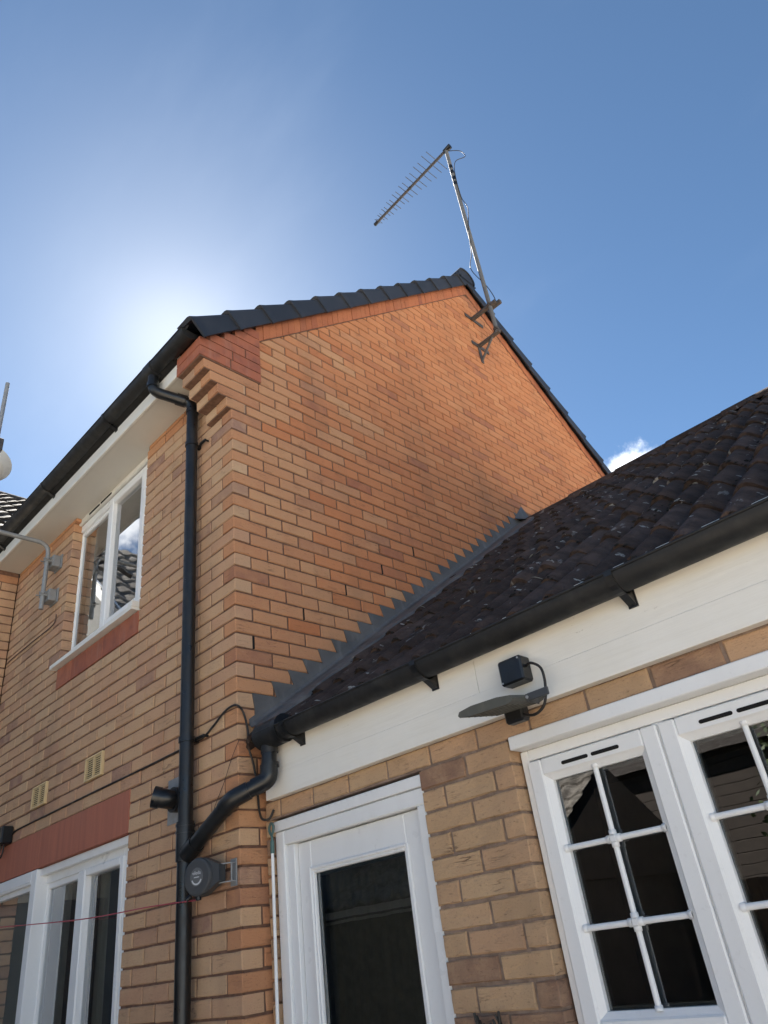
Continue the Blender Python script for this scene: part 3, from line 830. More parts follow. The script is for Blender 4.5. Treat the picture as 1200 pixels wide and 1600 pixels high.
# ---- downstairs window and glazed door
kw = part('kitchen_window', house)
m = MB(); m.box(-2.135, -1.01, .02, .058, 2.21, 2.252, .003); m.build('head_trim', 'upvc', kw)
m = MB(); frame_rect(m, -2.20, -1.085, 1.05, 2.215, .05, .058, .125, wr=.055, wt=.05); m.build('frame', 'upvc', kw)
m = MB(); m.box(-1.672, -1.585, .05, .12, 1.10, 2.166, .006); m.build('mullion', 'upvc', kw)
m = MB(); frame_rect(m, -1.60, -1.125, 1.09, 2.17, .04, .045, .11, .006, wl=.03); m.build('casement', 'upvc', kw)
m = MB(); frame_rect(m, -2.155, -1.665, 1.09, 2.17, .035, .07, .11, .005); m.build('casement', 'upvc', kw)
pane(-1.575, -1.16, 1.12, 2.135, .085, kw); pane(-2.125, -1.695, 1.12, 2.14, .09, kw)
m = MB()
for xa in (-2.11, -1.62):
    pts = [(xa + i * .012, .165 + .014 * math.sin(i * 1.7)) for i in range(9)]
    m.add([(px, py, 1.0) for px, py in pts] + [(px, py, 2.2) for px, py in pts], [(i, i + 1, 9 + i + 1, 9 + i) for i in range(8)], True)
m.build('curtain', 'curtain', kw)
MB().box(-2.12, -1.0, .02, .1, -.06, 1.04).build('wall_below', 'brick', kw)
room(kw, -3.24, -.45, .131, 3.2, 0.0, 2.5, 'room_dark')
gd = part('glazed_door', house)
m = MB(); frame_rect(m, -3.24, -2.128, .0, 2.252, .075, -.004, .09, .004); m.box(-3.16, -2.21, -.007, .0, 2.190, 2.200, .002); m.build('frame', 'upvc', gd)
m = MB(); frame_rect(m, -3.165, -2.203, .03, 2.177, .03, .02, .06, .004); m.build('leaf', 'upvc', gd)
pane(-3.135, -2.233, .06, 2.147, .04, gd)
MB().add([(-3.2, .12, 0), (-2.15, .12, 0), (-2.15, .12, 2.2), (-3.2, .12, 2.2)], [(0, 1, 2, 3)]).build('blind', 'blind', gd)
tap = MB().tube(smooth_path([(-1.37, .34, 1.2), (-1.37, .34, 1.58), (-1.37, .33, 1.72), (-1.40, .31, 1.76), (-1.44, .30, 1.72), (-1.45, .30, 1.62)]), .014, 8).build('kitchen_tap', 'enamel')
tag(tap, 'curved white kitchen tap behind the lower window pane', 'tap')

# ------------------------------------------------------------------ extension
ext = empty('extension'); tag(ext, 'low single-storey brick extension with mossy dark tiled roof', 'extension')
S = .1373
EW = Wall(300); fw = part('front_wall', ext)
EX1 = 3.6
DOOR = (.045, .948, -.1, 2.118); WIN = (1.362, 2.36, 1.24, 2.135)
ZB = 2.1255
for r_ in range(-1, 29):
    z1 = ZB - r_ * .075; zc = z1 - .0375
    iv = [(.006, EX1)]
    if zc < DOOR[3]: iv = cut(iv, *DOOR[:2])
    if WIN[2] < zc < WIN[3]: iv = cut(iv, *WIN[:2])
    first = 1.0555 if r_ % 2 else 1.0555 - .1125
    if r_ == -1: first = 1.012
    for s, e in iv:
        for a, b in lay(s, e, first, .225, .0105):
            EW.brick(fw, ((a + b) / 2, S, zc), 0, b - a, 'brick_ext', 1.5)
EW.flush()
m = MB()
m.box(DOOR[1] + .006, WIN[0] - .006, S + .006, S + .1, 0, 2.2); m.box(.004, DOOR[1] + .006, S + .006, S + .1, DOOR[3] + .005, 2.2)
m.box(WIN[0] - .006, EX1, S + .006, S + .1, WIN[3], 2.2); m.box(WIN[0] - .006, EX1, S + .006, S + .1, 0, WIN[2] - .006); m.box(WIN[1] + .006, EX1, S + .006, S + .1, WIN[2] - .006, WIN[3])
m.build('mortar', 'mortar_ext', fw)
MB().box(EX1 - .1, EX1, S + .1, 6.0, 0, 2.5).build('side_wall', 'brick_ext', ext)
# fascia boards
for fa, fb in ((.052, 1.3085), (1.3105, EX1 + .1)): MB().box(fa, fb, S - .030, S + .002, 2.2999, 2.52, .001).build('fascia', 'wood', ext)
m = MB(); m.box(.058, EX1 + .1, S - .034, S + .004, 2.199, 2.2997, .0012); m.build('fascia_board', 'wood', ext)

# door
door = part('door', ext)
m = MB(); m.box(.052, .946, S + .004, S + .06, 2.070, 2.112, .003); m.build('head_strip', 'upvc', door)
m = MB()
m.box(.052, .112, S + .012, S + .08, 0, 2.068, .004); m.box(.1125, .160, S + .026, S + .08, 0, 2.009, .003)
m.box(.1125, .944, S + .0125, S + .08, 2.010, 2.068, .004); m.box(.902, .944, S + .012, S + .08, 0, 2.0095, .004)
m.build('frame', 'upvc', door)
DYL = S + .045
m = MB()
m.box(.163, .245, DYL, DYL + .045, .02, 2.006, .003); m.box(.798, .899, DYL, DYL + .045, .02, 2.006, .003)
m.box(.2455, .7975, DYL + .0004, DYL + .045, 1.893, 2.006, .003); m.box(.2455, .7975, DYL + .0004, DYL + .045, .02, .80, .003)
m.build('leaf', 'upvc', door)
m = MB()
for (a, b, c, e, yo, dpt) in ((.234, .811, .79, 1.904, -.010, .012), (.246, .799, .80, 1.893, -.005, .02)):
    frame_rect(m, a, b, c, e, .014, DYL + yo, DYL + yo + dpt, .004)
m.build('glazing_moulding', 'upvc', door)
pane(.258, .787, .81, 1.881, DYL + .014, door)
m = MB(); frame_rect(m, .26, .785, .81, 1.879, .012, DYL + .0145, DYL + .03, .002); m.build('spacer_bar', 'grey_dark', door)
MB().tube([(.868, DYL - .002, 1.02), (.868, DYL - .05, 1.02), (.76, DYL - .055, 1.02)], .009, 8).build('handle', 'alu', door)
m = MB(); pts = [(.24 + i * .58 / 60, DYL + .075 + .004 * math.sin(i * 1.35)) for i in range(61)]
m.add([(px, py, .5) for px, py in pts] + [(px, py, 1.95) for px, py in pts], [(i, i + 1, 62 + i, 61 + i) for i in range(60)], True)
m.build('net_curtain', 'net', door)
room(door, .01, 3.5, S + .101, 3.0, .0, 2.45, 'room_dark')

# ext window
win = part('window', ext)
Y = .187
m = MB(); m.box(1.374, 2.372, S - .012, Y + .02, 2.087, 2.130, .003); m.build('head_trim', 'upvc', win)
m = MB(); frame_rect(m, 1.368, 2.355, 1.255, 2.086, .03, Y, Y + .06, .003, wt=.035); m.box(1.845, 1.885, Y, Y + .06, 1.285, 2.05, .002); m.build('frame', 'upvc', win)
m = MB(); m.prism([(Y - .09, 1.235), (Y - .09, 1.25), (Y + .02, 1.262), (Y + .02, 1.235)], 'x', 1.33, 2.39); m.build('sill', 'upvc', win)
for sx0, sx1 in ((1.395, 1.862), (1.868, 2.335)):
    m = MB(); ys = Y - .012
    w = .052
    zb, zt = 1.288, 2.046
    # sash with moulded profile: flat face, sunk bead
    for (x0, x1, z0, z1) in ((sx0, sx0 + w, zb, zt), (sx1 - w, sx1, zb, zt)): m.box(x0, x1, ys, ys + .05, z0, z1, .0045)
    m.box(sx0 + w, sx1 - w, ys + .0005, ys + .05, zt - w, zt, .0045); m.box(sx0 + w, sx1 - w, ys + .0005, ys + .05, zb, zb + w, .0045)
    gx0, gx1, gz0, gz1 = sx0 + .073, sx1 - .073, 1.357, 1.976
    def bead(p0, p1, p2, p3): m.add([p0, p1, p2, p3], [(0, 1, 2, 3)])
    a0, a1, c0, c1 = sx0 + w - .004, sx1 - w + .004, zb + w - .004, zt - w + .004
    yb0, yb1 = ys + .004, ys + .020
    bead((a0, yb0, c0), (gx0, yb1, gz0), (gx0, yb1, gz1), (a0, yb0, c1)); bead((a1, yb0, c1), (gx1, yb1, gz1), (gx1, yb1, gz0), (a1, yb0, c0))
    bead((a0, yb0, c1), (gx0, yb1, gz1), (gx1, yb1, gz1), (a1, yb0, c1)); bead((a1, yb0, c0), (gx1, yb1, gz0), (gx0, yb1, gz0), (a0, yb0, c0))
    for p, q in (((gx0, gz0), (gx0, gz1)), ((gx0, gz1), (gx1, gz1)), ((gx1, gz1), (gx1, gz0)), ((gx1, gz0), (gx0, gz0))):
        m.add([(p[0], yb1, p[1]), (q[0], yb1, q[1]), (q[0], yb1 + .016, q[1]), (p[0], yb1 + .016, p[1])], [(0, 1, 2, 3)])
    cas = m.build('casement', 'upvc', win)
    m = MB(); zv = 2.015; xm = (sx0 + sx1) / 2
    if sx0 > 1.8: xm = 2.0945
    for x0, x1 in ((xm - .104, xm - .006), (xm + .006, xm + .104)):
        pts = []
        for k in range(9): a = math.pi / 2 + math.pi * k / 8; pts.append((x0 + .0055 + .0055 * math.cos(a), zv + .0055 * math.sin(a)))
        for k in range(9): a = -math.pi / 2 + math.pi * k / 8; pts.append((x1 - .0055 + .0055 * math.cos(a), zv + .0055 * math.sin(a)))
        m.prism(pts, 'y', ys - .0015, ys + .01)
    m.build('trickle_vent', 'dark', win)
    yg = ys + .034
    xmid = (gx0 + gx1) / 2
    zs = [1.357, 1.5595, 1.775, 1.976]
    for i in range(2):
        for j in range(3):
            pane(gx0 - .001 if i == 0 else xmid, xmid if i == 0 else gx1 + .001, zs[j] - (.001 if j == 0 else 0), zs[j + 1] + (.001 if j == 2 else 0), yg, win)
    # half-round glazing bars with turned collars
    def bar(p, q, nm='glazing_bar'):
        mm = MB(); p, q = Vector(p), Vector(q); dv = (q - p).normalized()
        mm.tube([p, q], .0085, 10)
        for e, sg in ((p, 1), (q, -1)):
            mm.tube([e, e + dv * sg * .012, e + dv * sg * .0121], [.0115, .0115, .0085], 10)
        mm.build(nm, 'upvc', win)
    yb = ys + .017
    bar((xmid, yb, gz0 - .004), (xmid, yb, zs[1] - .011)); bar((xmid, yb, zs[1] + .011), (xmid, yb, zs[2] - .011)); bar((xmid, yb, zs[2] + .011), (xmid, yb, gz1 + .012))
    for zz in zs[1:3]:
        bar((gx0 - .01, yb, zz), (xmid - .011, yb, zz)); bar((xmid + .011, yb, zz), (gx1 + .01, yb, zz))
        MB().box(xmid - .013, xmid + .013, yb - .010, yb + .012, zz - .013, zz + .013, .006).build('bar_joint', 'upvc', win)
    m = MB(); frame_rect(m, gx0, gx1, gz0, gz1, .010, yg + .004, yg + .02, .001); m.box(xmid - .006, xmid + .006, yg + .006, yg + .018, gz0, gz1); m.build('spacer_bar', 'grey_dark', win)

# ---- extension roof
er = part('roof', ext)
PIT = math.atan(.708); CU, SU = math.cos(PIT), math.sin(PIT)
def tile_mesh(seed):
    rs = random.Random(seed); m = MB(); W_, Ln = .302, .42; nx = 20
    def h(u): return .056 * (0.5 - 0.5 * math.cos(2 * math.pi * (u / .15 + .08))) ** .72
    vt = []
    ss = (0.0, .02, .16, .30, Ln)
    for j, s in enumerate(ss):
        for i in range(nx + 1):
            u = W_ * i / nx
            jit = (noise.noise(Vector((u * 26 + seed * 9.1, s * 20, seed))) * .006) if j < 3 else 0
            edge = (noise.noise(Vector((u * 45, seed * 3.3, 1.7))) * .010) if j == 0 else 0
            vt.append((u, s + edge, h(u) + jit + (-.006 if j == 0 else 0) + (1 - s / Ln) * .025))
    k = nx + 1
    m.add(vt, [(j * k + i, j * k + i + 1, (j + 1) * k + i + 1, (j + 1) * k + i) for j in range(len(ss) - 1) for i in range(nx)], True)
    lo = [(vt[i][0], vt[i][1] + .004, vt[i][2] - .022) for i in range(k)]; bk = [(vt[i][0], .30, h(vt[i][0]) - .012) for i in range(k)]
    m.add(vt[:k] + lo, [(i + 1, i, k + i, k + i + 1) for i in range(nx)])
    m.add(lo + bk, [(i + 1, i, k + i, k + i + 1) for i in range(nx)])
    return m
tms = []
ORG = Vector((.012, .052, 2.418))        # lower edge of the eaves course, underside datum
GA = .345
for c in range(11):
    for i in range(18):
        vi = random.randrange(6)
        while len(tms) <= vi:
            o = tile_mesh(len(tms) + 1).build('roof_tile', 'tile_mossy', er); tms.append(o.data); COL.objects.unlink(o); bpy.data.objects.remove(o)
        o = bpy.data.objects.new('roof_tile', tms[vi]); COL.objects.link(o); o.parent = er
        s = c * GA
        b = Vector((ORG.x + i * .30, ORG.y + s * CU, ORG.z + s * SU)) + Vector((random.uniform(-.003, .003), 0, 0)) + Vector((0, -SU, CU)) * random.uniform(-.004, .006) + Vector((0, CU, SU)) * random.uniform(-.008, .006)
        rot = Matrix.Rotation(PIT, 4, 'X') @ Matrix.Rotation(random.uniform(-.012, .012), 4, 'Z') @ Matrix.Rotation(random.uniform(-.015, .015), 4, 'Y')
        o.matrix_local = Matrix.Translation(b) @ rot
ms = MB(); rs = random.Random(5)
def roll_h(x): return .056 * (0.5 - 0.5 * math.cos(2 * math.pi * ((x - ORG.x) / .15 + .08))) ** .72
spots = []
for c in range(11):
    x = .12
    while x < 3.2:
        x += rs.uniform(.008, .03)
        if noise.noise(Vector((x * 3.1, c * 7.7, 0))) + rs.uniform(-.2, .2) > -.12:
            spots.append((c, x, rs.uniform(-.012, .002), rs.uniform(.004, .009)))
for q in range(900):
    c = rs.randrange(11); x = rs.uniform(.12, 3.2); t = rs.uniform(.02, .33)
    if noise.noise(Vector((x * 4, (c * .345 + t) * 4, 5))) > .16: spots.append((c, x, t, rs.uniform(.004, .010)))
for q in range(2600):
    c = rs.randrange(11); t = rs.uniform(.0, .34); kx = rs.randrange(22)
    x = ORG.x + .15 * (kx - .08) + rs.gauss(0, .009)
    if x < .12 or x > 3.2 or noise.noise(Vector((x * 2.5, (c * .345 + t) * 1.6, 9))) < -.22: continue
    spots.append((c, x, t, rs.uniform(.005, .010)))
for c, x, ds, r0 in spots:
    s = c * GA + ds
    hh = roll_h(x) + .025 * (1 - max(ds, 0) / .42) - r0 * (1.1 if ds < .003 else .35)
    p = Vector((x, ORG.y + s * CU, ORG.z + s * SU)) + Vector((0, -SU, CU)) * hh
    ico = []; fc = []
    for a in range(3):
        for b_ in range(6):
            th = (0.15, .9, 1.5)[a]; ph = b_ * math.pi / 3 + a * .5; rr = r0 * rs.uniform(.7, 1.25)
            loc = Vector((math.sin(th) * math.cos(ph) * rr * 1.3, math.sin(th) * math.sin(ph) * rr, math.cos(th) * rr * .8))
            ico.append(p + Matrix.Rotation(PIT, 3, 'X') @ loc)
    for a in range(2):
        for b_ in range(6): fc.append((a * 6 + b_, (a + 1) * 6 + b_, (a + 1) * 6 + (b_ + 1) % 6, a * 6 + (b_ + 1) % 6))
    fc.append(tuple(range(6))); ms.add(ico, fc, True)
tag(ms.build('moss', 'moss', er), kind='stuff')
# pale lichen crusts, thin irregular flakes on the rolls and on the lower edges
lc = MB()
for q in range(150):
    c = rs.randrange(11); t = rs.choice([rs.uniform(.0, .03), rs.uniform(.02, .3)])
    x = ORG.x + .15 * (rs.randrange(22) + .42 + rs.gauss(0, .16)); s = c * GA + t
    if x < .15 or x > 3.3: continue
    rx, ry = rs.uniform(.004, .016), rs.uniform(.003, .009)
    if rs.random() < .25: rx, ry = rs.uniform(.014, .03), rs.uniform(.0025, .004)
    n_ = 9; ph = rs.uniform(0, 6.3); rt = rs.gauss(0, .5); ring_ = []
    for k in range(n_):
        a = 2 * math.pi * k / n_; rr = rs.uniform(.6, 1.2)
        lx, ls = math.cos(a) * rx * rr, math.sin(a) * ry * rr
        xx, ss = x + lx * math.cos(rt) - ls * math.sin(rt), s + lx * math.sin(rt) + ls * math.cos(rt)
        hh = roll_h(xx) + .025 * (1 - max(ss - c * GA, 0) / .42) + .0035
        ring_.append(Vector((xx, ORG.y + ss * CU, ORG.z + ss * SU)) + Vector((0, -SU, CU)) * hh)
    lc.add(ring_, [tuple(range(n_))])
tag(lc.build('lichen', 'lichen', er), kind='stuff')
MB().prism([(.15, 2.38), (3.02, 2.36 + 2.92 * .708), (5.9, 2.36)], 'x', .02, EX1 + .3).build('roof_deck', 'dark', er)
for i in range(13):
    m = MB(); x0 = .06 + i * .44; x1 = x0 + .455; ang = [math.radians(a) for a in range(0, 181, 15)]; k = len(ang)
    def ring(x, r): return [(x, 3.06 + r * 1.1 * math.cos(a), 4.52 + r * .8 * math.sin(a) + random.uniform(-.003, .003)) for a in ang]
    m.add(ring(x0, .125) + ring(x1, .115), [(j, k + j, k + j + 1, j + 1) for j in range(k - 1)], True)
    m.add(ring(x0, .125) + ring(x0, .10), [(j, j + 1, k + j + 1, k + j) for j in range(k - 1)])
    m.build('ridge_tile', 'tile_mossy', er)

# ---- stepped lead flashing
fl = part('lead_flashing', ext)
m = MB()
steps = []
n0 = 36     # first joint: z = 2.70
k = 0
prevy = .085
# each step follows one brick course
def crest(y): return 2.575 + .708 * (y - .136)
zlist = [n0 * .075 + i * .075 for i in range(27)]
for i, z in enumerate(zlist):
    yl = (z - 2.70) / .70 * 1.0 + .085 + (random.uniform(-.010, .010) if i else 0)   # top-left tip of the step
    yr = yl + .135                             # bottom of the notch on the right
    if yl > 2.98: break
    zb = crest(yl) - .002
    poly = [(yl, z + .0), (yl + .148, z - .004), (yl + .115, z - .0), ]
    ynext = yl + .075 / .70
    # piece: from its left edge to the next step's left edge
    poly = [(yl, z), (ynext + .036, z - .002), (ynext + .0, z + .073), (ynext + .0005, crest(ynext)), (yl, zb)]
    poly = [(yl, z), (ynext + .034, z), (ynext + .034, crest(ynext + .034)), (yl, crest(yl))]
    if i == 0: poly[3] = (yl + .012, 2.49); poly[2] = (ynext + .034, crest(ynext + .034))
    off = .004 + .0012 * (i % 2)
    ynext_ = ynext; NX = .030 + random.uniform(-.01, .006)                                   # the notch lies a little further along than the next tip
    bl = (yl + NX, z - .075) if i else (yl + .012, z - .075)
    poly = [(yl, z), (ynext + .034, z - .002 + random.uniform(-.004, .002)), (ynext + .034, crest(ynext + .034)), (bl[0], crest(bl[0]) - (.06 if i == 0 else 0)), bl]
    MB().prism(poly, 'x', .0005 + .0012 * (i % 2), off + .002).build('lead_step', 'lead', fl)
pieces = [(.06, .84), (.82, 1.66), (1.64, 2.42), (2.40, 3.02)]
for j, (ya, yb_) in enumerate(pieces):
    m = MB(); nseg = 10; rows = []
    for (x, dz) in ((.007, .05), (.010, .022), (.024, .006), (.07, .004), (.115, .000), (.150, -.012), (.158, -.035)):
        row = []
        for i in range(nseg + 1):
            y = ya + (yb_ - ya) * i / nseg
            base = 2.575 + .708 * (y - .136)
            wob = noise.noise(Vector((x * 20, y * 6, j))) * .004
            if x > .1: wob += .006 * math.sin(y * 19 + j)
            row.append((x + .0008 * j, y, base + dz + wob + (.003 if j % 2 else 0)))
        rows.append(row)
    k = nseg + 1
    for a in range(len(rows) - 1): m.add(rows[a] + rows[a + 1], [(i, k + i, k + i + 1, i + 1) for i in range(nseg)], True)
    m.build('lead_apron', 'lead', fl)
m = MB(); m.add([(.008, 2.86, 4.58), (.008, 3.16, 4.62), (.008, 3.02, 4.76), (.14, 2.9, 4.52), (.14, 3.2, 4.58)], [(0, 1, 2), (0, 3, 4, 1)]); m.build('lead_saddle', 'lead', fl)

# ------------------------------------------------------------------ gutters and pipes
def gutter(name, x0, x1, yc, zt, rad, label, parent=None):
    g = empty(name, (x0, yc, zt)); tag(g, label, 'gutter')
    m = MB(); ang = [math.pi + math.pi * i / 14 for i in range(15)]
    def ring(x, r): return [(x, yc + r * math.cos(a), zt + r * math.sin(a)) for a in ang]
    k = 15; nx = 24
    xs = [x0 + (x1 - x0) * i / nx for i in range(nx + 1)]
    outer = [ring(x, rad) for x in xs]; inner = [ring(x, rad - .004) for x in xs]
    for R_, fl_ in ((outer, False), (inner, True)):
        for i in range(nx):
            q = [(j, j + 1, k + j + 1, k + j) for j in range(k - 1)]
            if not fl_: q = [t[::-1] for t in q]
            m.add(R_[i] + R_[i + 1], q, True)
    for i in range(nx):
        for j in (0, k - 1): m.add([outer[i][j], outer[i + 1][j], inner[i + 1][j], inner[i][j]], [(0, 1, 2, 3)])
    for e in (0, nx): m.add(outer[e], [tuple(range(k))])
    # rolled front lip
    m.tube([(x0, yc - rad, zt), (x1, yc - rad, zt)], .005, 8)
    o = m.build('channel', 'black_gutter'); o.parent = g; o.matrix_parent_inverse = g.matrix_world.inverted() if False else Matrix.Translation((-x0, -yc, -zt))
    return g
def attach(o, g):
    o.parent = g; o.matrix_parent_inverse = Matrix.Translation(-g.location); return o
def bracket(g, x, yc, zt, rad, ywall, drop=.075):
    m = MB(); ang = [math.pi * .98 + math.pi * 1.02 * i / 12 for i in range(13)]; w = .013
    for r0, r1 in ((rad + .0005, rad + .006),):
        a = [(x - w, yc + r1 * math.cos(t), zt + r1 * math.sin(t)) for t in ang]; b = [(x + w, yc + r1 * math.cos(t), zt + r1 * math.sin(t)) for t in ang]
        a2 = [(x - w, yc + r0 * math.cos(t), zt + r0 * math.sin(t)) for t in ang]; b2 = [(x + w, yc + r0 * math.cos(t), zt + r0 * math.sin(t)) for t in ang]
        k = 13
        m.add(a + b, [(i, i + 1, k + i + 1, k + i) for i in range(k - 1)]); m.add(a + a2, [(i, k + i, k + i + 1, i + 1) for i in range(k - 1)]); m.add(b + b2, [(i, i + 1, k + i + 1, k + i) for i in range(k - 1)])
    # triangular web down to the fascia
    m.prism([(ywall - .001, zt + .01), (ywall - .001, zt - rad - drop), (ywall - .010, zt - rad - drop), (yc - .005, zt - rad - .002), (yc + rad * .8, zt - rad * .5)], 'x', x - .013, x + .013)
    m.prism([(ywall - .001, zt + .01), (ywall - .001, zt - rad - drop - .006), (ywall - .006, zt - rad - drop - .006), (ywall - .006, zt + .01)], 'x', x - .016, x + .016)
    attach(m.build('bracket', 'black'), g)
hg = gutter('gutter', -3.22, -.03, -.272, 4.915, .056, 'long black gutter under the eaves of the tall house')
for x in (-3.02, -2.05, -1.05): bracket(hg, x, -.272, 4.915, .056, -.218, .03)
attach(MB().tube([(-.50, -.272, 4.905), (-.41, -.272, 4.905)], .062, 16).build('outlet', 'black_gutter'), hg)
eg = gutter('gutter', .135, EX1 + .2, .052, 2.462, .056, 'weathered black gutter along the low mossy extension roof')
for x in (.335, 1.12, 1.945, 2.75): bracket(eg, x, .052, 2.462, .056, S - .03, .03)
m = MB(); m.tube([(.12, .052, 2.455), (.26, .052, 2.455)], .061, 16); m.tube([(.165, .052, 2.41), (.165, .052, 2.375)], .038, 14)
attach(m.build('outlet', 'black_gutter'), eg)
attach(MB().tube([(.255, .052, 2.457), (.285, .052, 2.457)], .0625, 16).build('joint_clip', 'black'), eg)

PX, PY = -.335, -.062
dp = empty('downpipe', (PX, PY, 0)); tag(dp, 'long black downpipe with cranked top beside the house corner', 'downpipe')
attach(MB().tube([(PX, PY, 0.05), (PX, PY, 4.62)], .034, 18).build('pipe', 'black'), dp)
attach(MB().tube(bend_path([(-.455, -.272, 4.87), (-.455, -.272, 4.735), (PX, PY, 4.655), (PX, PY, 4.55)], .05, 5), .034, 16).build('swan_neck', 'black'), dp)
m = MB()
for a, b in (((-.455, -.272, 4.80), (-.455, -.272, 4.765)), ((PX, PY, 4.60), (PX, PY, 4.575))): m.tube([a, b], .039, 16)
mid = Vector((-.455, -.272, 4.735)).lerp(Vector((PX, PY, 4.655)), .72); dv = (Vector((PX, PY, 4.655)) - Vector((-.455, -.272, 4.735))).normalized()
m.tube([mid - dv * .03, mid + dv * .03], .040, 16)
attach(m.build('collar', 'black'), dp)
for z in (4.33, 2.555, .9):
    m = MB(); m.tube([(PX, PY, z - .012), (PX, PY, z + .012)], .0395, 16); m.box(PX - .012, PX + .012, PY + .03, -.003, z - .012, z + .012)
    m.box(PX + .03, PX + .095, -.03, -.018, z - .008, z + .008, .002); m.cyl((PX + .09, -.024, z), (PX + .09, .0, z), .006, 8)
    attach(m.build('clip', 'black'), dp)
m = MB(); m.tube([(PX, PY, 2.185), (PX, PY, 2.02)], .0405, 18); m.tube([(PX, PY, 2.175), (PX, PY, 2.165)], .0435, 18); m.tube([(PX, PY, 2.145), (PX, PY, 2.135)], .0435, 18)
attach(m.build('branch_socket', 'black'), dp)
bp = empty('branch_pipe', (.165, .052, 2.26)); tag(bp, 'black branch pipe slanting from extension gutter round to the tall downpipe', 'pipe')
E1, E2, E3 = Vector((.165, .045, 2.265)), Vector((.04, -.062, 2.205)), Vector((PX + .02, PY, 2.045))
attach(MB().tube([(.165, .052, 2.40), E1 + Vector((0, 0, .03))], .034, 16).build('pipe', 'black'), bp)
attach(MB().tube(bend_path([E1 + Vector((0, 0, .06)), E1, E1.lerp(E2, .42)], .03, 6), .0385, 16).build('elbow', 'black'), bp)
attach(MB().tube(bend_path([E1.lerp(E2, .3), E2, E3], .022, 5), .034, 16).build('pipe', 'black'), bp)
attach(MB().tube(bend_path([E2.lerp(E1, .45), E2, E2.lerp(E3, .16)], .022, 5), .0385, 16).build('elbow', 'black'), bp)
attach(MB().tube([E3.lerp(E2, .22), E3], .0385, 16).build('collar', 'black'), bp)
attach(MB().tube([(.165, .052, 2.335), (.165, .052, 2.315)], .0395, 16).build('collar', 'black'), bp)

# ------------------------------------------------------------------ television aerial
AX, AY = .25, 3.01
ae = empty('television_aerial', (AX, AY, 6.70)); tag(ae, 'spiky television aerial on tall thin mast at the gable top', 'aerial')
TOPZ = 9.77
attach(MB().tube([(AX, AY, 6.68), (AX, AY, TOPZ)], .0215, 12).build('mast', 'mast_steel'), ae)
def onray(u, v, z):
    d_ = RC.transposed() @ Vector(((u - 600) / FPX, (v - 800) / FPX, 1)); t = (z - CAM.z) / d_.z; return CAM + d_ * t
tip = onray(588, 349, TOPZ); root = Vector((AX, AY, TOPZ)); bd = (tip - root).normalized(); pd = Vector((-bd.y, bd.x, 0)); BL = (tip - root).length
m = MB()
for dz in (.014, -.014): m.tube([root + bd * -.03 + Vector((0, 0, dz)), tip + Vector((0, 0, dz))], .010, 6)
attach(m.build('boom', 'steel_dark'), ae)
attach(MB().tube([tip - bd * .02, tip + bd * .03], .024, 8).build('boom_cap', 'black'), ae)
attach(MB().tube([root + bd * .03, root - bd * .07], [.03, .034], 8).build('mast_clamp', 'black'), ae)
attach(MB().tube([root + bd * (BL * .5 - .02), root + bd * (BL * .5 + .02)], .02, 8).build('boom_clip', 'black'), ae)
NEL = 18
for i in range(NEL):
    t = (i + .6) / NEL; sdist = BL * (.085 + .90 * (1 - (1 - t) ** 1.35)); ln_ = .30 * (1 - .78 * t) * BL / 1.8
    pz = .014 if i % 2 else -.014; p = root + bd * sdist + Vector((0, 0, pz))
    o = MB().tube([p - pd * ln_ * .9, p + pd * ln_ * .9], .0042, 5).build('element', 'grey_dark'); attach(o, ae)
# brackets on the wall
m = MB()
m.box(.0, .012, 2.90, 3.20, 7.06, 7.10, .002); m.box(.012, .33, AY - .022, AY + .018, 7.05, 7.085, .002); m.box(.24, .36, AY + .02, AY + .06, 7.05, 7.09, .002)
attach(m.build('wall_bracket', 'steel_dark'), ae)
m = MB()
m.box(.0, .012, 2.90, 3.18, 6.67, 6.71, .002); m.box(0, .012, AY - .02, AY + .02, 6.46, 6.67, .002)
m.tube([(.01, AY, 6.50), (.20, AY, 6.70)], .013, 6); m.box(.012, .28, AY - .02, AY + .02, 6.675, 6.70, .002)
attach(m.build('wall_bracket', 'steel_dark'), ae)
m = MB()
for z in (7.07, 6.73): m.tube([(AX, AY, z - .018), (AX, AY, z + .018)], .031, 12); m.tube([(AX + .02, AY + .05, z), (AX + .02, AY - .05, z)], .006, 6)
attach(m.build('clamp', 'steel_dark'), ae)
cb = smooth_path([root + Vector((.02, .02, -.02)), root + Vector((.12, .10, -.06)), root + Vector((.16, .12, -.2)), root + Vector((.06, .04, -.26)), Vector((AX + .03, AY, TOPZ - .5)), Vector((AX + .03, AY - .01, TOPZ - .95)), Vector((AX + .05, AY + .03, TOPZ - 1.15)), Vector((AX + .01, AY - .03, 8.2)), Vector((AX - .03, AY - .02, 7.9)), Vector((AX - .07, AY - .05, 7.65)), Vector((AX + .02, AY + .02, 7.35)), Vector((AX + .05, AY + .05, 7.12)), Vector((.2, AY + .03, 7.1)), Vector((.05, AY - .01, 7.06))], 6)
attach(MB().tube(cb, .0045, 6).build('cable', 'cable'), ae)
m = MB()
for z in (9.42, 9.32, 9.2, 9.1): m.tube([(AX, AY, z - .03), (AX, AY, z + .03)], .0235, 12)
attach(m.build('tape', 'black'), ae)

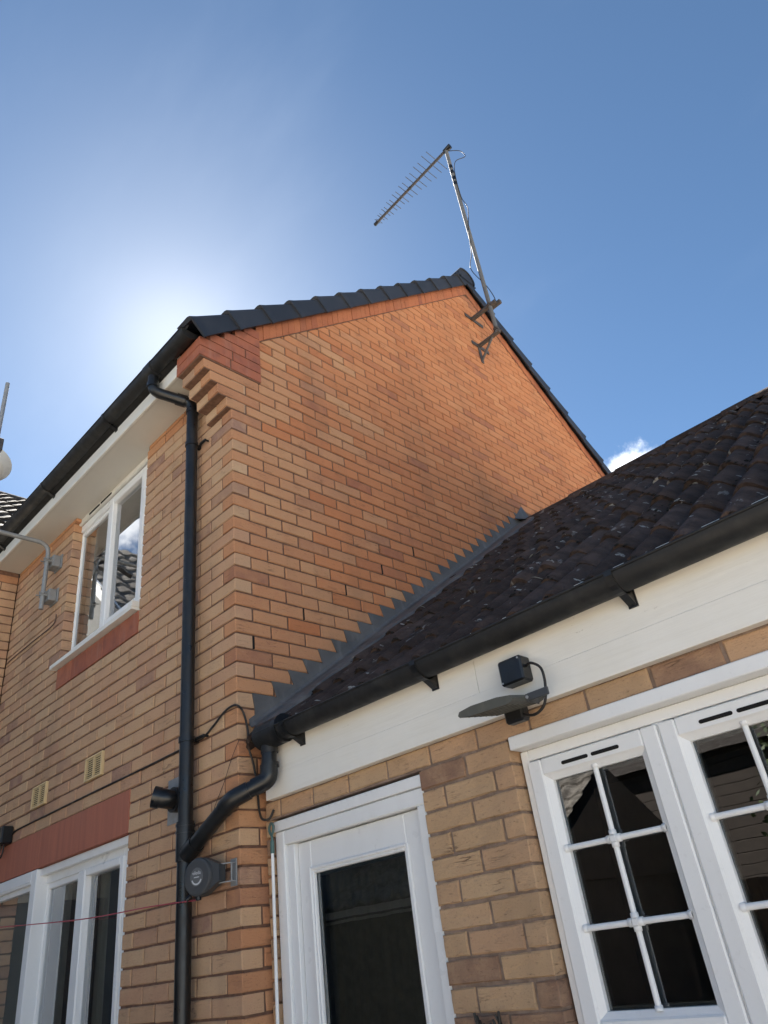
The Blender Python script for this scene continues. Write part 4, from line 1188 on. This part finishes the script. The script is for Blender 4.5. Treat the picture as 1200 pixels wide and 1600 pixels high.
# ------------------------------------------------------------------ cranked mast and dish at the left
mast = empty('cranked_mast', (-2.36, -.1, 4.0)); tag(mast, 'grey cranked pole clamped to the wall left of upstairs window', 'mast')
MX = -2.36
attach(MB().tube(bend_path([(MX, -.10, 4.045), (MX, -.10, 4.60), (MX, -.605, 4.60), (MX, -.605, 6.0)], .09, 8), .017, 12).build('pole', 'galv_dull'), mast)
attach(MB().tube([(MX, -.10, 4.28), (MX, -.10, 4.29)], .019, 12).build('pole_joint', 'galv_dull'), mast)
for z in (4.455, 4.165):
    m = MB()
    m.box(MX - .075, MX + .055, -.014, -.001, z - .06, z + .06, .003); m.box(MX - .062, MX + .042, -.072, -.014, z - .05, z + .045, .004)
    m.tube([(MX, -.10, z - .012), (MX, -.10, z + .012)], .026, 12); m.tube([(MX - .06, -.1, z), (MX + .055, -.1, z)], .006, 6); m.box(MX - .045, MX + .03, -.10, -.07, z - .018, z + .018, .003)
    m.tube([(MX - .03, -.07, z), (MX - .03, -.14, z)], .005, 6); m.tube([(MX + .03, -.07, z), (MX + .03, -.14, z)], .005, 6)
    attach(m.build('clamp', 'galv_dull'), mast)
dish = empty('satellite_dish', (MX, -.605, 5.4)); tag(dish, 'pale round dish at the photo edge, held on the cranked pole', 'satellite dish')
m = MB(); ctr = Vector((MX - .52, -.55, 5.44)); rings = []
axis = Vector((-.25, .25, .93)).normalized(); e1 = axis.cross(Vector((0, 0, 1))).normalized(); e2 = e1.cross(axis)
for rr, dd in ((0, 0), (.09, .015), (.16, .055), (.21, .12)):
    rings.append([ctr + axis * dd + (e1 * math.cos(2 * math.pi * k / 24) + e2 * math.sin(2 * math.pi * k / 24)) * max(rr, .001) for k in range(24)])
for a in range(3): m.add(rings[a] + rings[a + 1], [(k, (k + 1) % 24, 24 + (k + 1) % 24, 24 + k) for k in range(24)], True)
attach(m.build('reflector', 'upvc_cream'), dish)
m = MB(); m.box(MX - .05, MX + .03, -.65, -.56, 5.30, 5.42, .006); m.tube([(MX - .03, -.6, 5.36), tuple(ctr)], .02, 8); attach(m.build('dish_mount', 'steel_dark'), dish)

# ------------------------------------------------------------------ floodlight on the fascia
FY = S - .04
fd = empty('floodlight', (1.48, FY, 2.3)); tag(fd, 'black security floodlight with cable loop on the cream fascia', 'floodlight')
m = MB(); m.box(1.447, 1.541, S - .090, S - .0305, 2.270, 2.354, .006); attach(m.build('junction_box', 'black'), fd)
m = MB(); m.box(1.427, 1.503, S - .085, FY - .001, 2.150, 2.225, .008); attach(m.build('sensor', 'black'), fd)
for sx, sz in ((1.456, 2.279), (1.532, 2.345)): attach(MB().tube([(sx, S - .090, sz), (sx, S - .0915, sz)], .0035, 8).build('screw', 'galv'), fd)
attach(MB().tube([(1.597, -.046, 2.18), (1.597, -.050, 2.18)], .005, 8).build('screw', 'galv'), fd)
m = MB()
hc = Vector((1.485, -.03, 2.188)); rot = Matrix.Translation(hc) @ Matrix.Rotation(math.radians(8), 4, 'X') @ Matrix.Rotation(math.radians(2), 4, 'Y')
prof = [(-.108, -.003), (-.102, -.010), (-.08, -.0135), (.08, -.0135), (.100, -.009), (.106, 0), (.100, .009), (.05, .015), (-.05, .015), (-.100, .008)]
m.prism(prof, 'y', -.09, .09, rot)
for k in range(6): m.obox(rot, (-.078, .078, -.080 + k * .03, -.072 + k * .03, -.0155, -.013), .001)
attach(m.build('lamp_head', 'olive'), fd)
m = MB(); m.box(1.595, 1.672, -.045, -.038, 2.168, 2.192, .002); m.box(1.589, 1.595, -.045, .02, 2.168, 2.192, .002); m.tube([(1.58, -.02, 2.18), (1.605, -.02, 2.18)], .008, 8)
attach(m.build('swivel_bracket', 'grey_dark'), fd)
attach(MB().tube([(1.47, .0, 2.20), (1.47, .05, 2.215)], .012, 8).build('arm', 'black'), fd)
lp = smooth_path([(1.538, S - .06, 2.315), (1.565, S - .07, 2.318), (1.605, S - .08, 2.285), (1.612, S - .09, 2.225), (1.592, S - .09, 2.170), (1.55, S - .09, 2.150), (1.505, S - .08, 2.165), (1.49, S - .06, 2.185)], 6)
attach(MB().tube(lp, .0045, 8).build('cable', 'cable'), fd)

# ------------------------------------------------------------------ clothes line reel
RCN = Vector((-.165, -.085, 1.935)); RD = Vector((.28, -.96, 0)).normalized(); RS = Vector((.96, .28, 0)).normalized()
reel = empty('clothes_line_reel', (-.09, 0, 1.91)); tag(reel, 'round charcoal clothes line reel on the wall by the downpipe', 'clothes line reel')
m = MB(); prof_r = [(.0, .064, ), (.0, .070), (.006, .075), (.044, .075), (.052, .069), (.054, .05)]
def disc(m, segs, stops, cap=True):
    rg = []
    for dd, rr in stops: rg.append([RCN + RD * (dd - .03) + (RS * math.cos(2 * math.pi * k / segs) + Vector((0, 0, 1)) * math.sin(2 * math.pi * k / segs)) * rr for k in range(segs)])
    for a in range(len(rg) - 1): m.add(rg[a] + rg[a + 1], [(k, (k + 1) % segs, segs + (k + 1) % segs, segs + k) for k in range(segs)], True)
    if cap: m.add(rg[0], [tuple(range(segs))[::-1]]); m.add(rg[-1], [tuple(range(segs))])
disc(m, 40, [(0, .068), (.003, .075), (.046, .075), (.053, .071), (.055, .064)])
# tail towards the hinge
tl = [(.035, .068), (.10, .038), (.112, .032), (.112, -.030), (.10, -.034), (.035, -.068)]
v = [RCN + RD * dd + RS * a + Vector((0, 0, b)) for dd in (-.026, .014) for a, b in tl]; k = len(tl)
m.add(v, [tuple(range(k))[::-1], tuple(range(k, 2 * k))] + [(i, (i + 1) % k, k + (i + 1) % k, k + i) for i in range(k)])
attach(m.build('case', 'grey_dark'), reel)
m = MB(); disc(m, 32, [(.0552, .0355), (.0562, .035)]); attach(m.build('badge', 'badge'), reel)
# badge print: wordmark, small line and lower arc
def text(s, size, cen, parent, mat):
    cu = bpy.data.curves.new('lettering', 'FONT'); cu.body = s; cu.size = size; cu.align_x = 'CENTER'; cu.extrude = .0002
    o = bpy.data.objects.new('lettering', cu); COL.objects.link(o); cu.materials.append(M[mat])
    up = Vector((0, 0, 1)); o.matrix_world = Matrix(((RS.x, up.x, RD.x, cen.x), (RS.y, up.y, RD.y, cen.y), (RS.z, up.z, RD.z, cen.z), (0, 0, 0, 1)))
    bpy.context.view_layer.update()
    me = bpy.data.meshes.new_from_object(o); o2 = bpy.data.objects.new('lettering', me); COL.objects.link(o2); o2.matrix_world = o.matrix_world.copy()
    mw = o.matrix_world.copy(); bpy.data.objects.remove(o)
    o2.parent = parent; o2.matrix_parent_inverse = Matrix.Translation(-parent.location); o2.matrix_basis = mw
    return o2
text('vileda', .020, RCN + RD * .0265 + Vector((0, 0, .009)), reel, 'print')
bar_m = Matrix(((RS.x, RD.x, 0, 0), (RS.y, RD.y, 0, 0), (RS.z, RD.z, 1, 0), (0, 0, 0, 1)))
attach(MB().obox(Matrix.Translation(RCN + RD * .0264) @ bar_m, (-.014, .014, 0, .0003, -.003, .0005)).build('badge_bar', 'print'), reel)
m = MB(); arc = []
for rr in (.023, .029):
    for kk in range(15): a = math.radians(200 + 140 * kk / 14); arc.append(RCN + RD * .0264 + RS * rr * math.cos(a) + Vector((0, 0, rr * math.sin(a) - .002)))
m.add(arc, [(i, i + 1, 15 + i + 1, 15 + i) for i in range(14)]); attach(m.build('badge_arc', 'print'), reel)
hp = RCN + RS * .112
m = MB()
for dz in (-.036, .034): m.tube([hp + Vector((-.02, 0, dz)), hp + Vector((.03, .03, dz)), Vector((hp.x + .03, -.004, hp.z + dz))], .003, 6)
m.tube([hp + Vector((.03, .03, -.036)), hp + Vector((.03, .03, .034))], .003, 6); m.box(hp.x - .005, hp.x + .04, -.006, -.001, hp.z - .055, hp.z + .05, .001)
attach(m.build('wall_bracket', 'galv_dull'), reel)
m = MB(); m.tube([RCN + Vector((-.055, -.012, -.066)), RCN + Vector((-.062, -.03, -.078))], .010, 10); m.tube([RCN + Vector((.0, -.01, -.074)), RCN + Vector((.0, -.01, -.088))], .012, 10)
attach(m.build('outlet', 'black'), reel)
cl = MB().tube(smooth_path([RCN + Vector((0, -.01, -.086)), (-.55, -.10, 1.87), (-1.25, -.10, 1.895), (-2.34, -.10, 1.971), (-3.25, -.10, 2.04)], 8), .0026, 6).build('clothes_line', 'line')
tag(cl, 'thin pink clothes line stretched in front of the lower windows', 'clothes line')

# ------------------------------------------------------------------ flue, sensor light, cables
fu = empty('flue_terminal', (-.5, 0, 2.31)); tag(fu, 'black stub pipe on grey plate behind the downpipe', 'flue')
attach(MB().box(-.60, -.42, -.004, -.0005, 2.215, 2.425, .001).build('plate', 'galv_dull'), fu)
m = MB(); m.tube([(-.475, -.001, 2.31), (-.475, -.05, 2.31)], .058, 18); m.tube(bend_path([(-.475, -.03, 2.31), (-.478, -.075, 2.312), (-.505, -.115, 2.325)], .03, 5), .044, 16)
m.tube([(-.497, -.102, 2.321), (-.515, -.130, 2.330)], [.049, .049], 16, caps=False)
attach(m.build('stub', 'black'), fu)
attach(MB().tube([(-.508, -.119, 2.3265), (-.510, -.122, 2.3275)], .045, 16).build('stub_mouth', 'galv_dull'), fu)
sl = empty('outdoor_sensor', (-2.6, 0, 2.53)); tag(sl, 'small black box with cable loop above the red lintel', 'sensor light')
m = MB(); m.box(-2.72, -2.60, -.075, -.001, 2.475, 2.585, .008); m.box(-2.78, -2.725, -.12, -.03, 2.47, 2.505, .006); attach(m.build('case', 'black'), sl)
attach(MB().tube(smooth_path([(-2.63, -.04, 2.478), (-2.63, -.045, 2.42), (-2.655, -.045, 2.395), (-2.685, -.045, 2.42), (-2.685, -.04, 2.478)], 5), .005, 8).build('cable', 'cable'), sl)
wc = MB().tube(smooth_path([(-2.60, -.008, 2.53), (-2.5, -.007, 2.545), (-2.0, -.007, 2.548), (-1.4, -.007, 2.549), (-.9, -.007, 2.547), (-.42, -.007, 2.551), (-.28, -.010, 2.553), (-.18, -.012, 2.585), (-.08, -.014, 2.625), (.005, -.014, 2.63), (.014, .02, 2.605), (.013, .045, 2.53), (.013, .05, 2.44), (.013, .075, 2.36), (.014, .09, 2.25), (.016, .095, 2.17), (.03, .10, 2.13), (.06, .115, 2.125), (.075, .13, 2.16)], 6), .0052, 7).build('wall_cable', 'cable')
tag(wc, 'black cable running along the brick course and round the house corner', 'cable')
tc = MB().tube(smooth_path([(-2.30, -.006, 4.0), (-2.34, -.006, 3.93), (-2.7, -.006, 3.93), (-3.1, -.006, 3.93), (-3.24, -.006, 3.92)], 5), .004, 6).build('brown_cable', 'cable_brown')
tag(tc, 'short brown cable clipped to the bricks below the cranked pole', 'cable')
tw = MB().tube(smooth_path([(.012, .0, 2.47), (-.03, -.012, 2.40), (-.10, -.012, 2.30), (-.17, -.012, 2.22), (-.2, -.01, 2.16)], 5), .0013, 5).build('loose_wire', 'cable')
tag(tw, 'hair-thin dark wire slanting down the bricks above the branch pipe', 'wire')
# white rod with green hook beside the door
rod = empty('hook_rod', (.04, .10, 0)); tag(rod, 'thin white rod with green hook leaning beside the door frame', 'rod')
RX = .030
attach(MB().tube([(.052, .105, .02), (.040 + RX, .118, 2.03)], .007, 10).build('rod', 'upvc'), rod)
m = MB(); m.tube(smooth_path([(x_ + RX, y_, z_) for x_, y_, z_ in [(.040, .118, 2.00), (.040, .118, 2.05), (.028, .117, 2.068), (.024, .117, 2.09), (.040, .117, 2.105), (.054, .117, 2.09), (.050, .117, 2.07), (.042, .117, 2.06)]], 4), .0055, 8); m.tube([(.0395 + RX, .1175, 1.985), (.040 + RX, .118, 2.035)], .0095, 10)
attach(m.build('hook', 'green'), rod)
# cast iron antler ornament between door and window
an = empty('stag_ornament', (1.125, S, 1.25)); tag(an, 'black antlered ornament on the sandy bricks between door and window', 'ornament')
m = MB()
for sg in (-1, 1):
    bx = 1.125; yy = S - .035
    main = smooth_path([(bx + sg * .010, yy, 1.285), (bx + sg * .022, yy - .005, 1.32), (bx + sg * .040, yy - .012, 1.345), (bx + sg * .047, yy - .016, 1.385)], 4)
    m.tube(main, [.008 - .004 * i / (len(main) - 1) for i in range(len(main))], 7)
    for (a, b_) in (((.018, 1.312), (.012, 1.358)), ((.030, 1.330), (.024, 1.366)), ((.041, 1.350), (.034, 1.378))):
        m.tube([(bx + sg * a[0], yy - .006, a[1]), (bx + sg * b_[0], yy - .02, b_[1])], [.006, .003], 6)
attach(m.build('antler', 'iron'), an)
m = MB(); m.tube([(1.125, S - .03, 1.30), (1.125, S - .05, 1.26), (1.125, S - .075, 1.205), (1.125, S - .08, 1.19)], [.018, .026, .016, .012], 10); m.box(1.095, 1.155, S - .03, S - .002, 1.22, 1.31, .01)
for sg in (-1, 1): m.tube([(1.125 + sg * .02, S - .035, 1.285), (1.125 + sg * .05, S - .04, 1.278)], [.009, .004], 6)
attach(m.build('head', 'iron'), an)

# ------------------------------------------------------------------ what stands behind the viewer (seen in the glass)
nh = empty('neighbour_house', (-6.5, -4.2, 0)); tag(nh, 'neighbouring house with grey tiled roof, mirrored in the upstairs window', 'house')
attach(MB().box(-10.6, -5.45, -6.8, -1.9, 0, 5.5).build('wall', 'render_grey'), nh)
m = MB(); ny = 72
for c in range(11):
    rows = []
    for t, lift in ((0, 0), (0, .035), (1.1, 0)):
        rows.append([(-5.2 - (c + t) * .262, -7.0 + 5.25 * i / ny, 5.5 + (c + t) * .242 + lift + .05 * (.5 + .5 * math.cos(2 * math.pi * (5.25 * i / ny) / .30))) for i in range(ny + 1)])
    for a, b in ((0, 1), (1, 2)): m.add(rows[a] + rows[b], [(i, ny + 1 + i, ny + 2 + i, i + 1) for i in range(ny)], True)
attach(tag(m.build('roof_tiling', 'tile_pale'), kind='stuff'), nh)
attach(MB().prism([(-5.3, 5.5), (-8.0, 8.0), (-10.7, 5.5)], 'y', -6.8, -1.9).build('gable', 'render_grey'), nh)
attach(MB().add([(-8.0, -7, 8.1), (-8.0, -1.75, 8.1), (-10.8, -1.75, 5.5), (-10.8, -7, 5.5)], [(0, 1, 2, 3)]).build('far_slope', 'tile_grey'), nh)
attach(MB().prism([(-5.15, 5.30), (-5.15, 5.50), (-8.0, 8.12), (-8.0, 7.9)], 'y', -1.80, -1.76).build('bargeboard', 'upvc'), nh)
attach(MB().prism([(-5.15, 5.36), (-5.15, 5.54), (-5.18, 5.54), (-5.18, 5.36)], 'y', -7.0, -1.81).build('fascia', 'upvc'), nh)
bf = empty('sky_blocking_fence', (-5.4, -1.2, 0)); tag(bf, 'dark stained fence added between the houses to block sky in the kitchen window', 'fence')  # unseen fence, added to darken what the kitchen panes reflect
for i in range(12): attach(MB().box(-5.44, -5.42 + .012 * (i % 2), -1.88 + i * .12, -1.88 + i * .12 + .112, 0, 2.4).build('board', 'cladding'), bf)
gr = empty('garden_garage', (-4.5, -5.6, 0)); tag(gr, 'low tiled garage across the garden, mirrored in the door glass', 'garage')
G0, G1, GY = -7.6, -2.05, -4.6
attach(MB().box(G0, G1, GY - 4.0, GY - .2, 0, 2.0).build('wall', 'cladding'), gr)
attach(MB().box(G0 - .1, G1 + .1, GY - .10, GY - .06, 1.92, 2.06).build('fascia', 'upvc_cream'), gr)
m = MB(); nx = 110
for c in range(7):
    rows = []
    for t, lift in ((0, 0), (0, .035), (1.1, 0)):
        rows.append([(G0 - .1 + (G1 - G0 + .2) * i / nx, GY - (c + t) * .29 - .6 * 0, 2.05 + (c + t) * .19 + lift + .05 * (.5 + .5 * math.cos(2 * math.pi * ((G1 - G0 + .2) * i / nx) / .30))) for i in range(nx + 1)])
    for a, b in ((0, 1), (1, 2)): m.add(rows[a] + rows[b], [(i, nx + 1 + i, nx + 2 + i, i + 1) for i in range(nx)], True)
o = attach(m.build('roof_tiling', 'tile_pale'), gr); tag(o, kind='stuff')
attach(MB().prism([(GY - .02, 1.95), (GY - 2.0, 3.2), (GY - 4.1, 1.95)], 'x', G0 - .05, G1 + .05).build('gable', 'cladding'), gr)
hs = empty('clad_outbuilding', (0, -9, 0)); tag(hs, 'dark boarded outbuilding behind the garden, mirrored in the window', 'outbuilding')
for i in range(22): attach(MB().box(-3.5, 0.2, -9.02 - .004 * (i % 2), -8.96, .15 + i * .15, .15 + i * .15 + .143, .004).build('board', 'cladding'), hs)
attach(MB().box(-3.5, .2, -12, -9.03, 0, 3.45).build('core', 'dark'), hs)
attach(MB().prism([(-8.8, 3.45), (-10.5, 4.3), (-12.2, 3.45)], 'x', -3.6, .3).build('roof', 'tile_grey'), hs)
fe = empty('garden_fence', (3, -7.5, 0)); tag(fe, 'brown boarded garden fence behind the viewer', 'fence')
for i in range(50): attach(MB().box(-1.9 + i * .16, -1.9 + i * .16 + .15, -7.52 - .012 * (i % 2), -7.50, 0, 1.75 + random.uniform(-.01, .01), .002).build('board', 'timber'), fe)
for z in (.4, 1.4): attach(MB().box(-1.9, 6.1, -7.6, -7.54, z, z + .08).build('rail', 'timber'), fe)
def tree(x, y, h, rad, seed, label):
    t = empty('garden_tree', (x, y, 0)); tag(t, label, 'tree', 'trees across the garden'); rs = random.Random(seed)
    m = MB(); m.tube(smooth_path([(x, y, 0), (x + .05, y, h * .3), (x - .05, y + .05, h * .6), (x, y, h * .85)], 4), [.13 - .11 * i / 12 for i in range(13)], 8)
    tips = []
    for k in range(14):
        a = rs.uniform(0, 6.28); z0 = h * rs.uniform(.3, .75); L_ = rad * rs.uniform(.5, 1.0)
        e = Vector((x + math.cos(a) * L_, y + math.sin(a) * L_, z0 + rs.uniform(.2, .35) * h)); m.tube([(x, y, z0), (Vector((x, y, z0)) + e) / 2 + Vector((0, 0, .08)), e], [.04, .025, .01], 5); tips.append(e)
    attach(m.build('trunk', 'bark'), t)
    c = MB()
    for e in tips + [Vector((x, y, h * .95))]:
        for q in range(5):
            cc = e + Vector((rs.gauss(0, .3), rs.gauss(0, .3), rs.gauss(0, .25))) * rad * .6
            for l in range(40):
                p = cc + Vector((rs.gauss(0, 1), rs.gauss(0, 1), rs.gauss(0, 1))) * rad * .14
                u = Vector((rs.uniform(-1, 1), rs.uniform(-1, 1), rs.uniform(-1, 1))).normalized() * .05; w = u.cross(Vector((rs.uniform(-1, 1), rs.uniform(-1, 1), rs.uniform(-1, 1)))).normalized() * .028
                c.add([p - u, p + w, p + u, p - w], [(0, 1, 2, 3)])
    attach(tag(c.build('crown', 'leaf'), kind='stuff'), t)
tree(.4, -7.9, 3.0, 1.0, 3, 'bushy tree over the fence, mirrored in the window')
tree(2.3, -8.4, 4.0, 1.3, 4, 'taller leafy tree over the garden fence')
